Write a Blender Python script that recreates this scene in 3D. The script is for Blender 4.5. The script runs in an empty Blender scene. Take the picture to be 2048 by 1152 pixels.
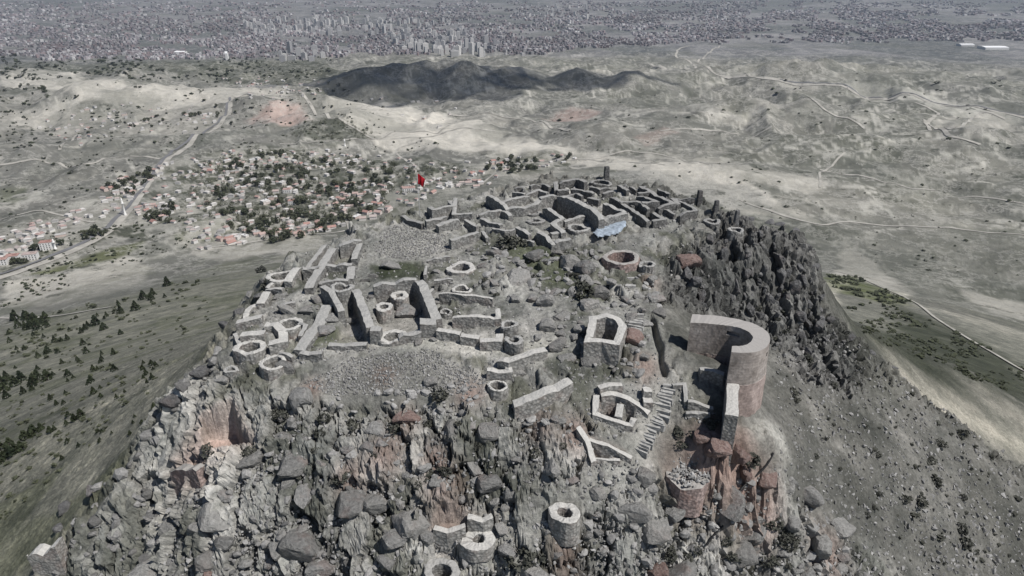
import bpy, bmesh, math, random
import numpy as np
from mathutils import Vector

# ------------------------------------------------------------------ camera, sky, sun, exposure
scene = bpy.context.scene
CAM = np.array([0.0, 0.0, 48.0]); PITCH = math.radians(26.0); FPX = 1366.0
cam_d = bpy.data.cameras.new("camera"); cam = bpy.data.objects.new("camera", cam_d)
scene.collection.objects.link(cam); scene.camera = cam
cam.location = CAM; cam.rotation_euler = (math.radians(90) - PITCH, 0, 0)
cam_d.sensor_width = 36.0; cam_d.lens = 36.0 * FPX / 2048.0
cam_d.clip_start = 1.0; cam_d.clip_end = 60000.0
SUN_EL = math.radians(55); SUN_AZ = math.radians(-28)          # azimuth from +x (right of the photo) turned towards the viewer
SUN = np.array([math.cos(SUN_EL)*math.cos(SUN_AZ), math.cos(SUN_EL)*math.sin(SUN_AZ), math.sin(SUN_EL)])
world = bpy.data.worlds.new("World"); scene.world = world; world.use_nodes = True
wn = world.node_tree.nodes; wl = world.node_tree.links
bg = wn["Background"]; sky = wn.new("ShaderNodeTexSky"); sky.sky_type = 'NISHITA'; sky.sun_disc = False
sky.sun_elevation = SUN_EL; sky.sun_rotation = math.atan2(SUN[0], SUN[1])
sky.air_density = 1.0; sky.dust_density = 2.0; sky.altitude = 1500
bg.inputs["Strength"].default_value = 0.06
wl.new(sky.outputs[0], bg.inputs["Color"])
sun_d = bpy.data.lights.new("sun", 'SUN'); sun_d.energy = 4.4; sun_d.angle = math.radians(0.5); sun_d.color = (1.0, 0.965, 0.92)
sun = bpy.data.objects.new("sun", sun_d); scene.collection.objects.link(sun); sun.location = (200, -100, 400)
sun.rotation_euler = Vector(-SUN).to_track_quat('-Z', 'Y').to_euler()
scene.view_settings.view_transform = 'Standard'; scene.view_settings.look = 'None'
scene.view_settings.exposure = 0.12; scene.view_settings.gamma = 1.0
scene.cycles.max_bounces = 4; scene.cycles.diffuse_bounces = 2; scene.cycles.volume_bounces = 0
scene.cycles.caustics_reflective = False; scene.cycles.caustics_refractive = False

rng = np.random.default_rng(7); random.seed(7)
COL = scene.collection

# ------------------------------------------------------------------ numeric helpers
def rays(px, py):
    r = (np.asarray(px, float) - 1024) / FPX; u = -(np.asarray(py, float) - 576) / FPX
    c, s = math.cos(PITCH), math.sin(PITCH)
    return np.stack([r, c + u * s, -s + u * c], -1)
def at_z(px, py, z):
    d = rays(px, py); t = (z - CAM[2]) / d[..., 2]
    return CAM + d * t[..., None]
def hash2(i, j, k):
    h = (i.astype(np.int64) * 374761393 + j.astype(np.int64) * 668265263 + k * 974634077) & 0xffffffff
    h = ((h ^ (h >> 13)) * 1274126177) & 0xffffffff
    h = ((h ^ (h >> 16)) * 2246822519) & 0xffffffff
    return ((h ^ (h >> 15)) & 0xffffff) / float(0xffffff)
def vnoise(x, y, k=0):
    i = np.floor(x); j = np.floor(y); fx = x - i; fy = y - j
    fx = fx*fx*fx*(fx*(fx*6-15)+10); fy = fy*fy*fy*(fy*(fy*6-15)+10)
    a = hash2(i, j, k); b = hash2(i+1, j, k); c = hash2(i, j+1, k); d = hash2(i+1, j+1, k)
    return (a + (b-a)*fx)*(1-fy) + (c + (d-c)*fx)*fy
def fbm(x, y, k=0, n=4, g=.5):
    s = 0; a = 1; t = 0
    for o in range(n):
        s = s + a*vnoise(x, y, k+o*17); t += a; a *= g; x = x*2.03+11.3; y = y*2.03-7.7
    return s/t
def sstep(a, b, x):
    t = np.clip((x-a)/(b-a), 0, 1); return t*t*(3-2*t)
def blocks(x, y, k=0):
    """cells of fractured rock: returns height in -1..1 of a tilted block and how near its joint a point lies"""
    i0 = np.floor(x); j0 = np.floor(y)
    f1 = np.full(x.shape, 9.0); f2 = np.full(x.shape, 9.0); bi = i0.copy(); bj = j0.copy(); bx = x*0; by = x*0
    for di in (-1, 0, 1):
        for dj in (-1, 0, 1):
            i = i0+di; j = j0+dj
            dx = i + .1 + .8*hash2(i, j, k) - x; dy = j + .1 + .8*hash2(i, j, k+1) - y
            d = np.sqrt(dx*dx+dy*dy)
            m = d < f1
            f2 = np.where(m, f1, np.minimum(f2, d))
            bi = np.where(m, i, bi); bj = np.where(m, j, bj); bx = np.where(m, dx, bx); by = np.where(m, dy, by)
            f1 = np.where(m, d, f1)
    r1 = hash2(bi, bj, k+2); tx = hash2(bi, bj, k+3)-.5; ty = hash2(bi, bj, k+4)-.5
    return (r1-.5)*1.2 + (bx*tx + by*ty)*2.2, f2-f1, r1

# ------------------------------------------------------------------ the shape of the land
# what the photograph shows of the hilltop: pixel and height (plateau about 0)
ctl = [(560,1152,-20),(760,1152,-19),(1000,1152,-19),(1200,1152,-19.5),(420,1100,-18),(640,1050,-15),(900,1060,-14.5),(1110,1060,-14),
 (430,980,-13),(600,930,-10),(800,950,-10.5),(1000,950,-10),(1150,930,-9.3),(420,850,-8.5),(520,800,-5.5),(680,850,-7),(850,850,-6.5),(1000,850,-6),
 (1130,830,-5),(480,740,-3.8),(620,740,-3.2),(780,760,-3.2),(920,770,-3.6),(1050,770,-3.5),(1150,740,-2.5),(560,680,-2.2),(700,690,-1.6),(860,700,-1.6),
 (1000,690,-1.3),(1130,670,-.8),(540,600,-1.2),(660,600,-.6),(800,610,-.3),(940,600,0),(1080,590,0),(1200,600,-.2),(620,540,.1),(760,530,.4),(900,520,1),
 (1060,510,1.4),(1200,510,1.2),(720,480,.9),(820,470,1.8),(940,460,2.0),(1080,455,2.3),(1200,455,2.3),(1300,450,2.2),(900,420,2.4),(1020,405,2.9),
 (1150,400,3.1),(1280,405,3.0),(1380,430,2.8),(1100,370,3.2),(1220,370,3.4),(1420,445,2.6),
 (1350,500,.8),(1400,480,1.0),(1470,455,2.4),(1530,450,2.0),(1500,520,-2.0),(1500,580,-7.0),(1480,650,-11),(1420,600,-5),(1400,540,-1),(1330,560,0),(1290,620,-.5),
 (1330,680,-1.7),(1400,715,-2.4),(1440,730,-2.8),(1330,780,-4),(1400,800,-5),(1466,864,-5.0),(1500,850,-6.4),(1545,862,-8.2),(1438,842,-6.2),(1440,893,-6.8),(1460,970,-14),(1380,1010,-15.5),
 (1290,950,-10.3),(1250,1050,-14.5),(1310,1140,-19.5),(1500,1050,-20),(1500,1150,-25),(1600,900,-14.5),(1600,1000,-20),(1700,1110,-28),(1650,800,-16.5),
 (1570,690,-12.5),(1610,640,-12),(1750,900,-24),(1850,1000,-32),(1900,900,-35),(1760,800,-24),(2000,1000,-43),(2000,1130,-46),(1850,1150,-40),
 (250,1100,-24),(170,1140,-25),(330,1000,-18.5),(330,930,-16),(270,960,-17)]
# rim of the hilltop, seen as an outline against the lower land
rim = [(60,1150,-27),(140,1060,-23),(230,960,-18),(350,800,-7.5),(430,690,-3.6),(470,640,-2.8),(520,560,-1.2),(590,512,.2),(700,457,1.2),(800,427,1.8),(900,402,2.3),
 (1000,372,2.8),(1090,352,3.3),(1200,350,3.6),(1330,376,3.2),(1410,404,3.0),(1475,432,2.7),(1590,458,.6),(1640,600,-9.5),(1700,660,-15.5),(1800,742,-25),(1920,835,-36),(2046,930,-48),(2200,1060,-62)]
P = [list(at_z(a, b, c)) for a, b, c in ctl]
CEN = np.array([4.0, 92.0])
DR = [(6,7),(15,16),(40,34),(100,66),(200,118),(400,208),(700,300),(1000,352)]
rimP = [at_z(a, b, c) for a, b, c in rim]
for q in rimP:
    P.append(list(q)); o = q[:2]-CEN; o = o/np.linalg.norm(o)
    for d, drop in DR:
        P.append([q[0]+o[0]*d, q[1]+o[1]*d, min(q[2],0)*max(0,1-d/500.)+ (q[2]>0)*q[2]-drop])
for a in np.linspace(math.radians(205), math.radians(345), 9):       # the side below and behind the camera
    for R, z in ((70,-44),(110,-72),(200,-122),(400,-212),(800,-320),(1100,-365)):
        P.append([CEN[0]+R*math.cos(a), CEN[1]+R*math.sin(a), z])
for a, b, z, k in [(1541,682,-8.9,1.3),(1534,694,-8.5,1.3),(1518,704,-9.5,1.3),(1497,707,-7.7,1.3),(1480,707,-6.9,1.2),(1540,670,-9.5,1.3),(1528,657,-9.3,1.3),(1491,641,-6.5,1.3),(1449,633,-5.0,1.3),
                   (1440,665,-2.5,0),(1470,672,-2.6,0),(1490,676,-2.7,0),(1410,665,-2.4,0)]:        # foot of the bastion outside, its floor inside
    q = at_z(a, b, 2.4)[:2]; o = q-at_z(1478, 676, 2.4)[:2]; o = o/(np.linalg.norm(o)+1e-6)*k; P.append([q[0]+o[0], q[1]+o[1], z])
P = np.array(P)
_k = np.sqrt(((P[:, None, :2]-P[None, :, :2])**2).sum(-1)+.4) ; n = len(P)
_A = np.zeros((n+3, n+3)); _A[:n, :n] = -_k + np.eye(n)*.8; _A[:n, n] = 1; _A[:n, n+1:] = P[:, :2]/100; _A[n, :n] = 1; _A[n+1:, :n] = (P[:, :2]/100).T
_w = np.linalg.solve(_A, np.concatenate([P[:, 2], [0, 0, 0]]))
def rbf(x, y):
    out = np.empty(x.shape)
    for s in range(0, x.size, 40000):
        xx = x.ravel()[s:s+40000]; yy = y.ravel()[s:s+40000]
        k = np.sqrt((xx[:, None]-P[None, :, 0])**2 + (yy[:, None]-P[None, :, 1])**2 + .4)
        out.ravel()[s:s+40000] = -k @ _w[:n] + _w[n] + (xx*_w[n+1] + yy*_w[n+2])/100
    return out
# separate hills out on the plain: (pixel of the top, distance, height, width across, width along)
def far_hill(px, dist, hgt, sx, sy):
    d = rays(px, 150); return (d[0]/d[1]*dist, dist, hgt, sx, sy)
FH = [far_hill(745,2750,86,170,190),far_hill(850,2900,70,200,200),far_hill(950,2800,88,190,190),far_hill(1130,2850,48,300,170),far_hill(1250,2750,45,200,150),
      far_hill(560,2300,45,260,110),far_hill(660,2050,40,160,130),far_hill(330,2500,45,300,160),far_hill(120,2350,40,260,170),far_hill(1500,3100,55,500,260),far_hill(1850,2900,45,500,260),
      far_hill(1650,2100,40,450,160),far_hill(1250,1850,38,380,170),far_hill(1950,1700,45,400,150),far_hill(1480,1450,26,300,110)]
def plain(x, y):
    r = np.sqrt(x*x+y*y)
    z = np.interp(np.maximum(y, r*.6), [0,800,1500,2500,4000,6000,12000,26000], [-375,-377,-395,-430,-482,-530,-560,-600])
    a = np.interp(r, [900,1500,2200,3600,4600,5600], [5,14,38,44,14,2])
    z = z + a*2*(fbm(x/420.+3, y/420., 5, 4)-.5)
    rg = 1-2*np.abs(fbm(x/240.+fbm(x/300., y/300., 15, 2), y/240., 13, 4)-.5); z = z + np.interp(r, [900,1300,2000,3800,5000], [0,10,32,40,3])*(rg-.7)*1.6
    for hx, hy, hh, sx, sy in FH:
        z = z + hh*np.exp(-((x-hx)/sx)**2-((y-hy)/sy)**2)*(.8+.4*vnoise(x/90., y/90., 9))
    return z
def H(x, y):
    x = np.asarray(x, float); y = np.asarray(y, float); sh = x.shape; x = x.ravel(); y = y.ravel()
    R = np.hypot(x-CEN[0], y-CEN[1]); z = np.empty(x.shape); w = sstep(650, 1150, R)
    near = R < 1150
    if near.any(): z[near] = rbf(x[near], y[near])
    if (~near).any(): z[~near] = 0
    far = R > 650
    if far.any(): z[far] = z[far]*(1-w[far]) + plain(x[far], y[far])*w[far]
    return z.reshape(sh)
# points of the ground sheet: rings around the spot below the camera, closer together near by
th = np.concatenate([np.linspace(-math.pi, -math.radians(52), 60, endpoint=False), np.linspace(-math.radians(52), math.radians(52), 780, endpoint=False), np.linspace(math.radians(52), math.pi, 60)])
rr = np.concatenate([[0.5, 6, 14, 22, 28], np.arange(32, 165, .33), 165*np.exp(np.linspace(0, math.log(30000/165.), 560))[1:]])
TH, RR = np.meshgrid(th, rr); X = (RR*np.sin(TH)); Y = RR*np.cos(TH); X = X.ravel(); Y = Y.ravel(); Rr = RR.ravel()
Z = H(X, Y); Z0 = Z.copy()
nth = len(th); nr = len(rr); z0mesh = Z0.reshape(nr, nth)
def look(zm, x, y):
    r = np.hypot(x, y); t = np.arctan2(x, y); i = np.clip(np.searchsorted(rr, r)-1, 0, nr-2); j = np.clip(np.searchsorted(th, t)-1, 0, nth-2)
    u = (r-rr[i])/(rr[i+1]-rr[i]); v = (t-th[j])/(th[j+1]-th[j])
    return (zm[i,j]*(1-u)+zm[i+1,j]*u)*(1-v) + (zm[i,j+1]*(1-u)+zm[i+1,j+1]*u)*v
def H(x, y): return look(z0mesh, np.asarray(x, float), np.asarray(y, float))
def hit(px, py, h=0.0, t0=35.0, t1=14000.0):
    """points where the sight lines through pixels meet the land (raised by h)"""
    px = np.atleast_1d(np.asarray(px, float)); py = np.atleast_1d(np.asarray(py, float)); out = np.empty((px.size, 3))
    ts = t0*np.exp(np.linspace(0, math.log(t1/t0), 420))
    for s in range(0, px.size, 100):
        d = rays(px[s:s+100], py[s:s+100]); q = CAM + d[:, None, :]*ts[None, :, None]
        f = q[..., 2] - H(q[..., 0], q[..., 1]) - h
        k = np.argmax(f < 0, 1); k = np.where((f < 0).any(1), k, len(ts)-1); k = np.maximum(k, 1); ii = np.arange(len(k))
        f0 = f[ii, k-1]; f1 = f[ii, k]; w = np.clip(f0/(f0-f1+1e-9), 0, 1); t = ts[k-1]+(ts[k]-ts[k-1])*w
        q = CAM + d*t[:, None]
        out[s:s+100] = q
    return out
def ground(pts):
    a = np.array(pts, float); return hit(a[:, 0], a[:, 1])[:, :2]
def inpoly(x, y, poly):
    c = np.zeros(x.shape, bool); n = len(poly)
    for i in range(n):
        x1, y1 = poly[i]; x2, y2 = poly[(i+1) % n]
        m = (y1 > y) != (y2 > y)
        with np.errstate(divide='ignore', invalid='ignore'):
            c ^= m & (x < (x2-x1)*(y-y1)/(y2-y1+1e-12)+x1)
    return c
def polydist(x, y, poly, closed=True):
    d = np.full(x.shape, 1e9); n = len(poly)
    for i in range(n if closed else n-1):
        a = np.array(poly[i]); b = np.array(poly[(i+1) % n]); e = b-a; L = (e*e).sum()+1e-9
        t = np.clip(((x-a[0])*e[0]+(y-a[1])*e[1])/L, 0, 1)
        d = np.minimum(d, np.hypot(x-a[0]-t*e[0], y-a[1]-t*e[1]))
    return d
def polymask(x, y, poly, soft):
    """1 inside the outline, fading over soft metres across its edge"""
    poly = np.array(poly); lo = poly.min(0)-soft; hi = poly.max(0)+soft; m = np.zeros(x.shape)
    b = (x > lo[0]) & (x < hi[0]) & (y > lo[1]) & (y < hi[1])
    if b.any():
        xx = x[b]; yy = y[b]; d = polydist(xx, yy, poly); ins = inpoly(xx, yy, poly)
        m[b] = sstep(-soft, soft, np.where(ins, d, -d))
    return m

# ------------------------------------------------------------------ materials
def mat(name): 
    m = bpy.data.materials.new(name); m.use_nodes = True; nt = m.node_tree; b = nt.nodes["Principled BSDF"]
    b.inputs["Roughness"].default_value = .92; b.inputs["Specular IOR Level"].default_value = .15
    return m, nt, b
def N(nt, t, **kw):
    n = nt.nodes.new(t)
    for k, v in kw.items(): setattr(n, k, v)
    return n
def ramp(nt, fac, stops):
    r = N(nt, "ShaderNodeValToRGB"); nt.links.new(fac, r.inputs[0]); e = r.color_ramp.elements
    e[0].position, e[0].color = stops[0][0], (*stops[0][1], 1); e[1].position, e[1].color = stops[-1][0], (*stops[-1][1], 1)
    for p, c in stops[1:-1]:
        k = e.new(p); k.color = (*c, 1)
    return r.outputs[0]
def noise(nt, vec, scale, detail=5, rough=.6):
    n = N(nt, "ShaderNodeTexNoise"); n.inputs["Scale"].default_value = scale; n.inputs["Detail"].default_value = detail; n.inputs["Roughness"].default_value = rough
    if vec is not None: nt.links.new(vec, n.inputs["Vector"])
    return n.outputs[0]
def mix(nt, mode, fac, a, b):
    m = N(nt, "ShaderNodeMix", data_type='RGBA', blend_type=mode)
    for s, v in ((m.inputs[0], fac), (m.inputs[6], a), (m.inputs[7], b)):
        if hasattr(v, 'links'): nt.links.new(v, s)
        else: s.default_value = v if not isinstance(v, tuple) else (*v, 1)
    return m.outputs[2]
def bump(nt, b, height, strength, dist):
    n = N(nt, "ShaderNodeBump"); n.inputs["Strength"].default_value = strength; n.inputs["Distance"].default_value = dist
    nt.links.new(height, n.inputs["Height"]); nt.links.new(n.outputs[0], b.inputs["Normal"])
def g(v): return (v, v, v)
def land_material(name, fine, coarse, bd, bs):
    m, nt, b = mat(name); at = N(nt, "ShaderNodeAttribute", attribute_name="cover")
    geo = N(nt, "ShaderNodeNewGeometry").outputs["Position"]
    f1 = noise(nt, geo, fine, 6, .7); f2 = noise(nt, geo, coarse, 5, .6)
    c = mix(nt, 'MULTIPLY', 1.0, at.outputs["Color"], ramp(nt, f1, [(.25, g(.45)), (.5, g(.95)), (.78, g(1.6))]))
    c = mix(nt, 'MULTIPLY', 1.0, c, ramp(nt, f2, [(.3, (.7,.72,.7)), (.7, (1.3,1.28,1.25))]))
    nt.links.new(c, b.inputs["Base Color"]); bump(nt, b, f1, bs, bd); return m
def hill_land():
    m, nt, b = mat("hill_ground"); at = N(nt, "ShaderNodeAttribute", attribute_name="cover"); geo = N(nt, "ShaderNodeNewGeometry").outputs["Position"]
    f1 = noise(nt, geo, 1.6, 8, .72); f2 = noise(nt, geo, .16, 6, .65); f3 = noise(nt, geo, .045, 8, .7)
    c = mix(nt, 'MULTIPLY', 1.0, at.outputs["Color"], ramp(nt, f1, [(.25, g(.45)), (.5, g(.95)), (.78, g(1.6))]))
    c = mix(nt, 'MULTIPLY', 1.0, c, ramp(nt, f2, [(.3, (.62,.64,.62)), (.7, (1.36,1.34,1.31))]))
    c = mix(nt, 'MULTIPLY', 1.0, c, ramp(nt, f3, [(.35, (.68,.7,.68)), (.65, (1.3,1.28,1.25))]))
    nt.links.new(c, b.inputs["Base Color"]); bump(nt, b, f1, .9, .35); return m
M_HILL = hill_land()
def plain_land():
    m, nt, b = mat("plain_ground"); at = N(nt, "ShaderNodeAttribute", attribute_name="cover"); geo = N(nt, "ShaderNodeNewGeometry").outputs["Position"]
    f1 = noise(nt, geo, .05, 8, .7); f2 = noise(nt, geo, .004, 6, .65); f3 = noise(nt, geo, .011, 9, .72); f4 = noise(nt, geo, .022, 9, .75); f5 = noise(nt, geo, .0026, 5, .6)
    c = mix(nt, 'MULTIPLY', 1.0, at.outputs["Color"], ramp(nt, f1, [(.3, g(.76)), (.5, g(.98)), (.7, g(1.22))]))
    c = mix(nt, 'MULTIPLY', 1.0, c, ramp(nt, f2, [(.35, (.8,.81,.8)), (.65, (1.16,1.155,1.14))]))
    vo = N(nt, "ShaderNodeTexVoronoi"); vo.inputs["Scale"].default_value = .0075; vo.inputs["Randomness"].default_value = .9
    ad = N(nt, "ShaderNodeVectorMath", operation='MULTIPLY_ADD'); ad.inputs[1].default_value = (90, 90, 90); nn = N(nt, "ShaderNodeTexNoise"); nn.inputs["Scale"].default_value = .008; nt.links.new(geo, nn.inputs["Vector"]); nt.links.new(nn.outputs["Color"], ad.inputs[0]); nt.links.new(geo, ad.inputs[2]); nt.links.new(ad.outputs[0], vo.inputs["Vector"])
    c = mix(nt, 'MULTIPLY', 1.0, c, ramp(nt, vo.outputs["Color"], [(.2, (.86,.865,.86)), (.5, g(1)), (.8, (1.13,1.125,1.12))]))          # plots of different tilth
    c = mix(nt, 'MIX', ramp(nt, f3, [(.468, g(0)), (.484, g(.42)), (.502, g(.42)), (.518, g(0))]), c, (.46,.445,.405))      # bare eroded gullies
    c = mix(nt, 'MIX', ramp(nt, f4, [(.6, g(0)), (.63, g(.7))]), c, (.06,.064,.05))                                  # low scrub
    c = mix(nt, 'MIX', ramp(nt, f5, [(.53, g(0)), (.57, g(.35))]), c, (.115,.12,.1))
    nt.links.new(c, b.inputs["Base Color"]); bump(nt, b, f4, .8, 9.0); return m
M_PLAIN = plain_land()
def rock_material(name, c0, c1, c2, red=0.0):
    m, nt, b = mat(name); tc = N(nt, "ShaderNodeTexCoord").outputs["Object"]; oi = N(nt, "ShaderNodeObjectInfo")
    geo = N(nt, "ShaderNodeNewGeometry").outputs["Position"]
    f1 = noise(nt, geo, 2.2, 7, .72); f2 = noise(nt, geo, .35, 4, .6)
    c = ramp(nt, f1, [(.28, c0), (.5, c1), (.75, c2)])
    c = mix(nt, 'MULTIPLY', 1.0, c, ramp(nt, oi.outputs["Random"], [(0, g(.78)), (1, g(1.22))]))
    if red: 
        c = mix(nt, 'MIX', ramp(nt, f2, [(.52, g(0)), (.66, g(red))]), c, (.27,.19,.165))
    nt.links.new(c, b.inputs["Base Color"]); bump(nt, b, f1, 1.0, .6); return m
M_ROCK = rock_material("grey_rock", (.12,.12,.116), (.25,.247,.238), (.38,.375,.36), .35)
M_DARKROCK = rock_material("dark_cliff_rock", (.06,.06,.061), (.135,.134,.134), (.23,.23,.23), .15)
M_REDROCK = rock_material("reddish_rock", (.13,.085,.075), (.25,.18,.16), (.34,.29,.27), .0)
M_PALEROCK = rock_material("pale_rock", (.16,.16,.153), (.275,.27,.257), (.4,.392,.375), .15)
def wall_material(name, face, top, red=0.0):
    m, nt, b = mat(name); geo = N(nt, "ShaderNodeNewGeometry"); pos = geo.outputs["Position"]
    br = N(nt, "ShaderNodeTexVoronoi"); br.inputs["Scale"].default_value = 2.6; nt.links.new(pos, br.inputs["Vector"])
    f1 = noise(nt, pos, 3.0, 6, .7); f2 = noise(nt, pos, .4, 4, .6)
    c = mix(nt, 'MULTIPLY', 1.0, face, ramp(nt, br.outputs["Distance"], [(0, g(1.15)), (.42, g(1.0)), (.62, g(.7))]))
    c = mix(nt, 'MULTIPLY', 1.0, c, ramp(nt, br.outputs["Color"], [(.1, g(.75)), (.9, g(1.2))]))
    c = mix(nt, 'MULTIPLY', 1.0, c, ramp(nt, f1, [(.3, g(.65)), (.7, g(1.3))]))
    c = mix(nt, 'MIX', ramp(nt, f2, [(.5, g(0)), (.68, g(red))]), c, (.3,.2,.17))
    sx = N(nt, "ShaderNodeSeparateXYZ"); nt.links.new(geo.outputs["True Normal"], sx.inputs[0])
    cap = mix(nt, 'MULTIPLY', 1.0, top, ramp(nt, f1, [(.3, g(.8)), (.65, g(1.08))]))     # lime mortar capping laid on the wall heads
    c = mix(nt, 'MIX', ramp(nt, sx.outputs[2], [(.5, g(0)), (.68, g(1))]), c, cap)
    nt.links.new(c, b.inputs["Base Color"]); bump(nt, b, br.outputs["Distance"], .6, .12); return m
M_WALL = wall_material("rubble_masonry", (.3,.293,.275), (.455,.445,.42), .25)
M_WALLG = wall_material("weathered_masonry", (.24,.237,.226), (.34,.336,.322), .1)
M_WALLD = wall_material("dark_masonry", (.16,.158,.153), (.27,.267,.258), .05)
M_WALLR = wall_material("reddish_masonry", (.32,.255,.235), (.34,.325,.305), .7)
def plain_material(name, c, v=.25, scale=2.0, rough=.9):
    m, nt, b = mat(name); geo = N(nt, "ShaderNodeNewGeometry").outputs["Position"]; b.inputs["Roughness"].default_value = rough
    f = noise(nt, geo, scale, 5, .6); cc = mix(nt, 'MULTIPLY', 1.0, c, ramp(nt, f, [(.3, g(1-v)), (.7, g(1+v))]))
    nt.links.new(cc, b.inputs["Base Color"]); return m
def random_material(name, stops, v=.2, scale=.5):
    m, nt, b = mat(name); oi = N(nt, "ShaderNodeObjectInfo"); geo = N(nt, "ShaderNodeNewGeometry").outputs["Position"]
    c = ramp(nt, oi.outputs["Random"], stops); f = noise(nt, geo, scale, 4, .6)
    c = mix(nt, 'MULTIPLY', 1.0, c, ramp(nt, f, [(.3, g(1-v)), (.7, g(1+v))])); nt.links.new(c, b.inputs["Base Color"]); return m
def attr_material(name):
    m, nt, b = mat(name); at = N(nt, "ShaderNodeAttribute", attribute_name="cover"); nt.links.new(at.outputs["Color"], b.inputs["Base Color"]); return m
M_ATTR = attr_material("painted_blocks")
M_LEAF = random_material("leaves", [(0, (.045,.054,.034)), (.5, (.065,.072,.046)), (1, (.1,.105,.07))], .35, .8)
M_PINE = random_material("pine_needles", [(0, (.022,.03,.018)), (1, (.045,.055,.03))], .3, .8)
M_BUSH = random_material("dry_bush", [(0, (.045,.047,.04)), (1, (.085,.086,.072))], .3, 2.0)
M_BARK = plain_material("bark", (.07,.055,.042)); M_ROAD = plain_material("asphalt", (.16,.16,.165), .15, .05)
M_TRACK = plain_material("dirt_track", (.36,.345,.31), .3, .05); M_GRAVEL = plain_material("gravel_stone", (.24,.238,.232), .4, 1.2)

# ------------------------------------------------------------------ object helpers
def link(name, me, parent=None, material=None, loc=None):
    o = bpy.data.objects.new(name, me); COL.objects.link(o)
    if material is not None and me is not None and not me.materials: me.materials.append(material)
    if parent is not None: o.parent = parent
    if loc is not None: o.location = loc
    return o
def tag(o, label=None, cat=None, group=None, kind=None):
    if label: o["label"] = label
    if cat: o["category"] = cat
    if group: o["group"] = group
    if kind: o["kind"] = kind
    return o
def empty(name, loc, label, cat, group=None):
    o = bpy.data.objects.new(name, None); COL.objects.link(o); o.location = loc; o.empty_display_size = .5
    return tag(o, label, cat, group)
def mesh(name, v, f, smooth=False):
    me = bpy.data.meshes.new(name); me.from_pydata([tuple(map(float, p)) for p in v], [], [tuple(int(i) for i in q) for q in f]); me.update()
    if smooth: me.polygons.foreach_set("use_smooth", [True]*len(me.polygons))
    return me
def fast_mesh(name, v, faces, smooth=True):
    """numpy arrays straight into a mesh; faces is (n,3) or (n,4)"""
    me = bpy.data.meshes.new(name); me.vertices.add(len(v)); me.vertices.foreach_set("co", np.asarray(v, np.float32).ravel())
    k = faces.shape[1]; me.loops.add(faces.size); me.polygons.add(len(faces))
    me.loops.foreach_set("vertex_index", faces.astype(np.int32).ravel()); me.polygons.foreach_set("loop_start", np.arange(0, faces.size, k, dtype=np.int32))
    me.polygons.foreach_set("use_smooth", np.full(len(faces), smooth)); me.update(calc_edges=True); return me
def set_cover(me, rgb):
    a = me.color_attributes.new("cover", 'FLOAT_COLOR', 'POINT'); c = np.ones((len(rgb), 4), np.float32); c[:, :3] = rgb
    a.data.foreach_set("color", c.ravel())

# ------------------------------------------------------------------ ruin outlines used by the ground (pits sunk into the hilltop)
# cisterns: rim pixel, outer half width in pixels, hole share, rim height, stretch, material, words
CIST = [
 ((1130,1024),29,.48,2.3,1.0,'w','tall round white-rimmed cistern standing alone on the front slope'),
 ((957,1077),29,.36,.55,1.15,'w','low white cistern with a small hole below the pink pit'),
 ((883,1142),33,.55,.7,1.0,'g','rough oval cistern rim cut by the bottom edge of the picture'),
 ((995,770),20,.72,.8,1.0,'w','thin-rimmed round cistern left of the long curved white wall'),
 ((1028,678),19,.55,1.7,1.0,'g','round cistern standing just below the square-topped well'),
 ((1019,647),17,.6,1.6,1.0,'g','squat round cistern at the end of the stepped wall'),
 ((892,622),12,.55,.8,1.0,'g','smallest cistern between the big room and the long thin wall'),
 ((924,577),20,.68,.7,1.0,'w','round cistern touching the back of the long thin wall'),
 ((922,534),27,.62,.4,1.1,'w','flat white oval cistern lying open above the boulders'),
 ((799,589),18,.4,.5,1.0,'w','white ring cistern at the back inside the big walled room'),
 ((768,612),18,.5,.9,1.0,'w','white ring cistern at the front inside the big walled room'),
 ((684,573),22,.66,2.2,1.0,'g','tall round cistern tower joined to the slanting wall'),
 ((577,648),25,.68,.9,1.1,'w','large round cistern above the angled wall on the left rim'),
 ((500,693),26,.62,.9,1.1,'w','round cistern at the outer left rim of the hilltop'),
 ((545,724),26,.7,1.0,1.0,'w','broken round cistern beside the dark boulder on the left rim'),
 ((562,551),25,.68,.6,1.1,'w','oval cistern at the upper left rim beside a straight wall stub'),
 ((1295,527),15,.6,1.2,1.0,'g','small round cistern right of the horseshoe pit'),
 ((1472,458),13,.62,.5,1.1,'g','lone small ring cistern on the dark right shoulder'),
 ((1157,455),21,.66,.7,1.1,'g','round ring cistern in front of the tall dark room wall'),
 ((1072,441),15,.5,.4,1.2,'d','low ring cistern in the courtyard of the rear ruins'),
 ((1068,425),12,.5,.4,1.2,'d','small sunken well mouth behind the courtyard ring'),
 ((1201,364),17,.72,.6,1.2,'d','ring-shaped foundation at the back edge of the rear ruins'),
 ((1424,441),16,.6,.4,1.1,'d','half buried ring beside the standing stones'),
 ((1243,513),34,.74,1.0,1.15,'r','wide horseshoe pit with reddish inner wall'),
 ((787,671),23,.6,.5,1.35,'w','white oval double cistern at the front of the big walled room'),
 ((462,738),13,.5,.4,1.0,'g','small rough well mouth on the left rim below the cisterns'),
]
cist = []
for c in CIST:
    q = hit(*c[0], c[3])[0]; R = c[1]/FPX*np.linalg.norm(q-CAM); cist.append((q, R, *c[2:]))
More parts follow.
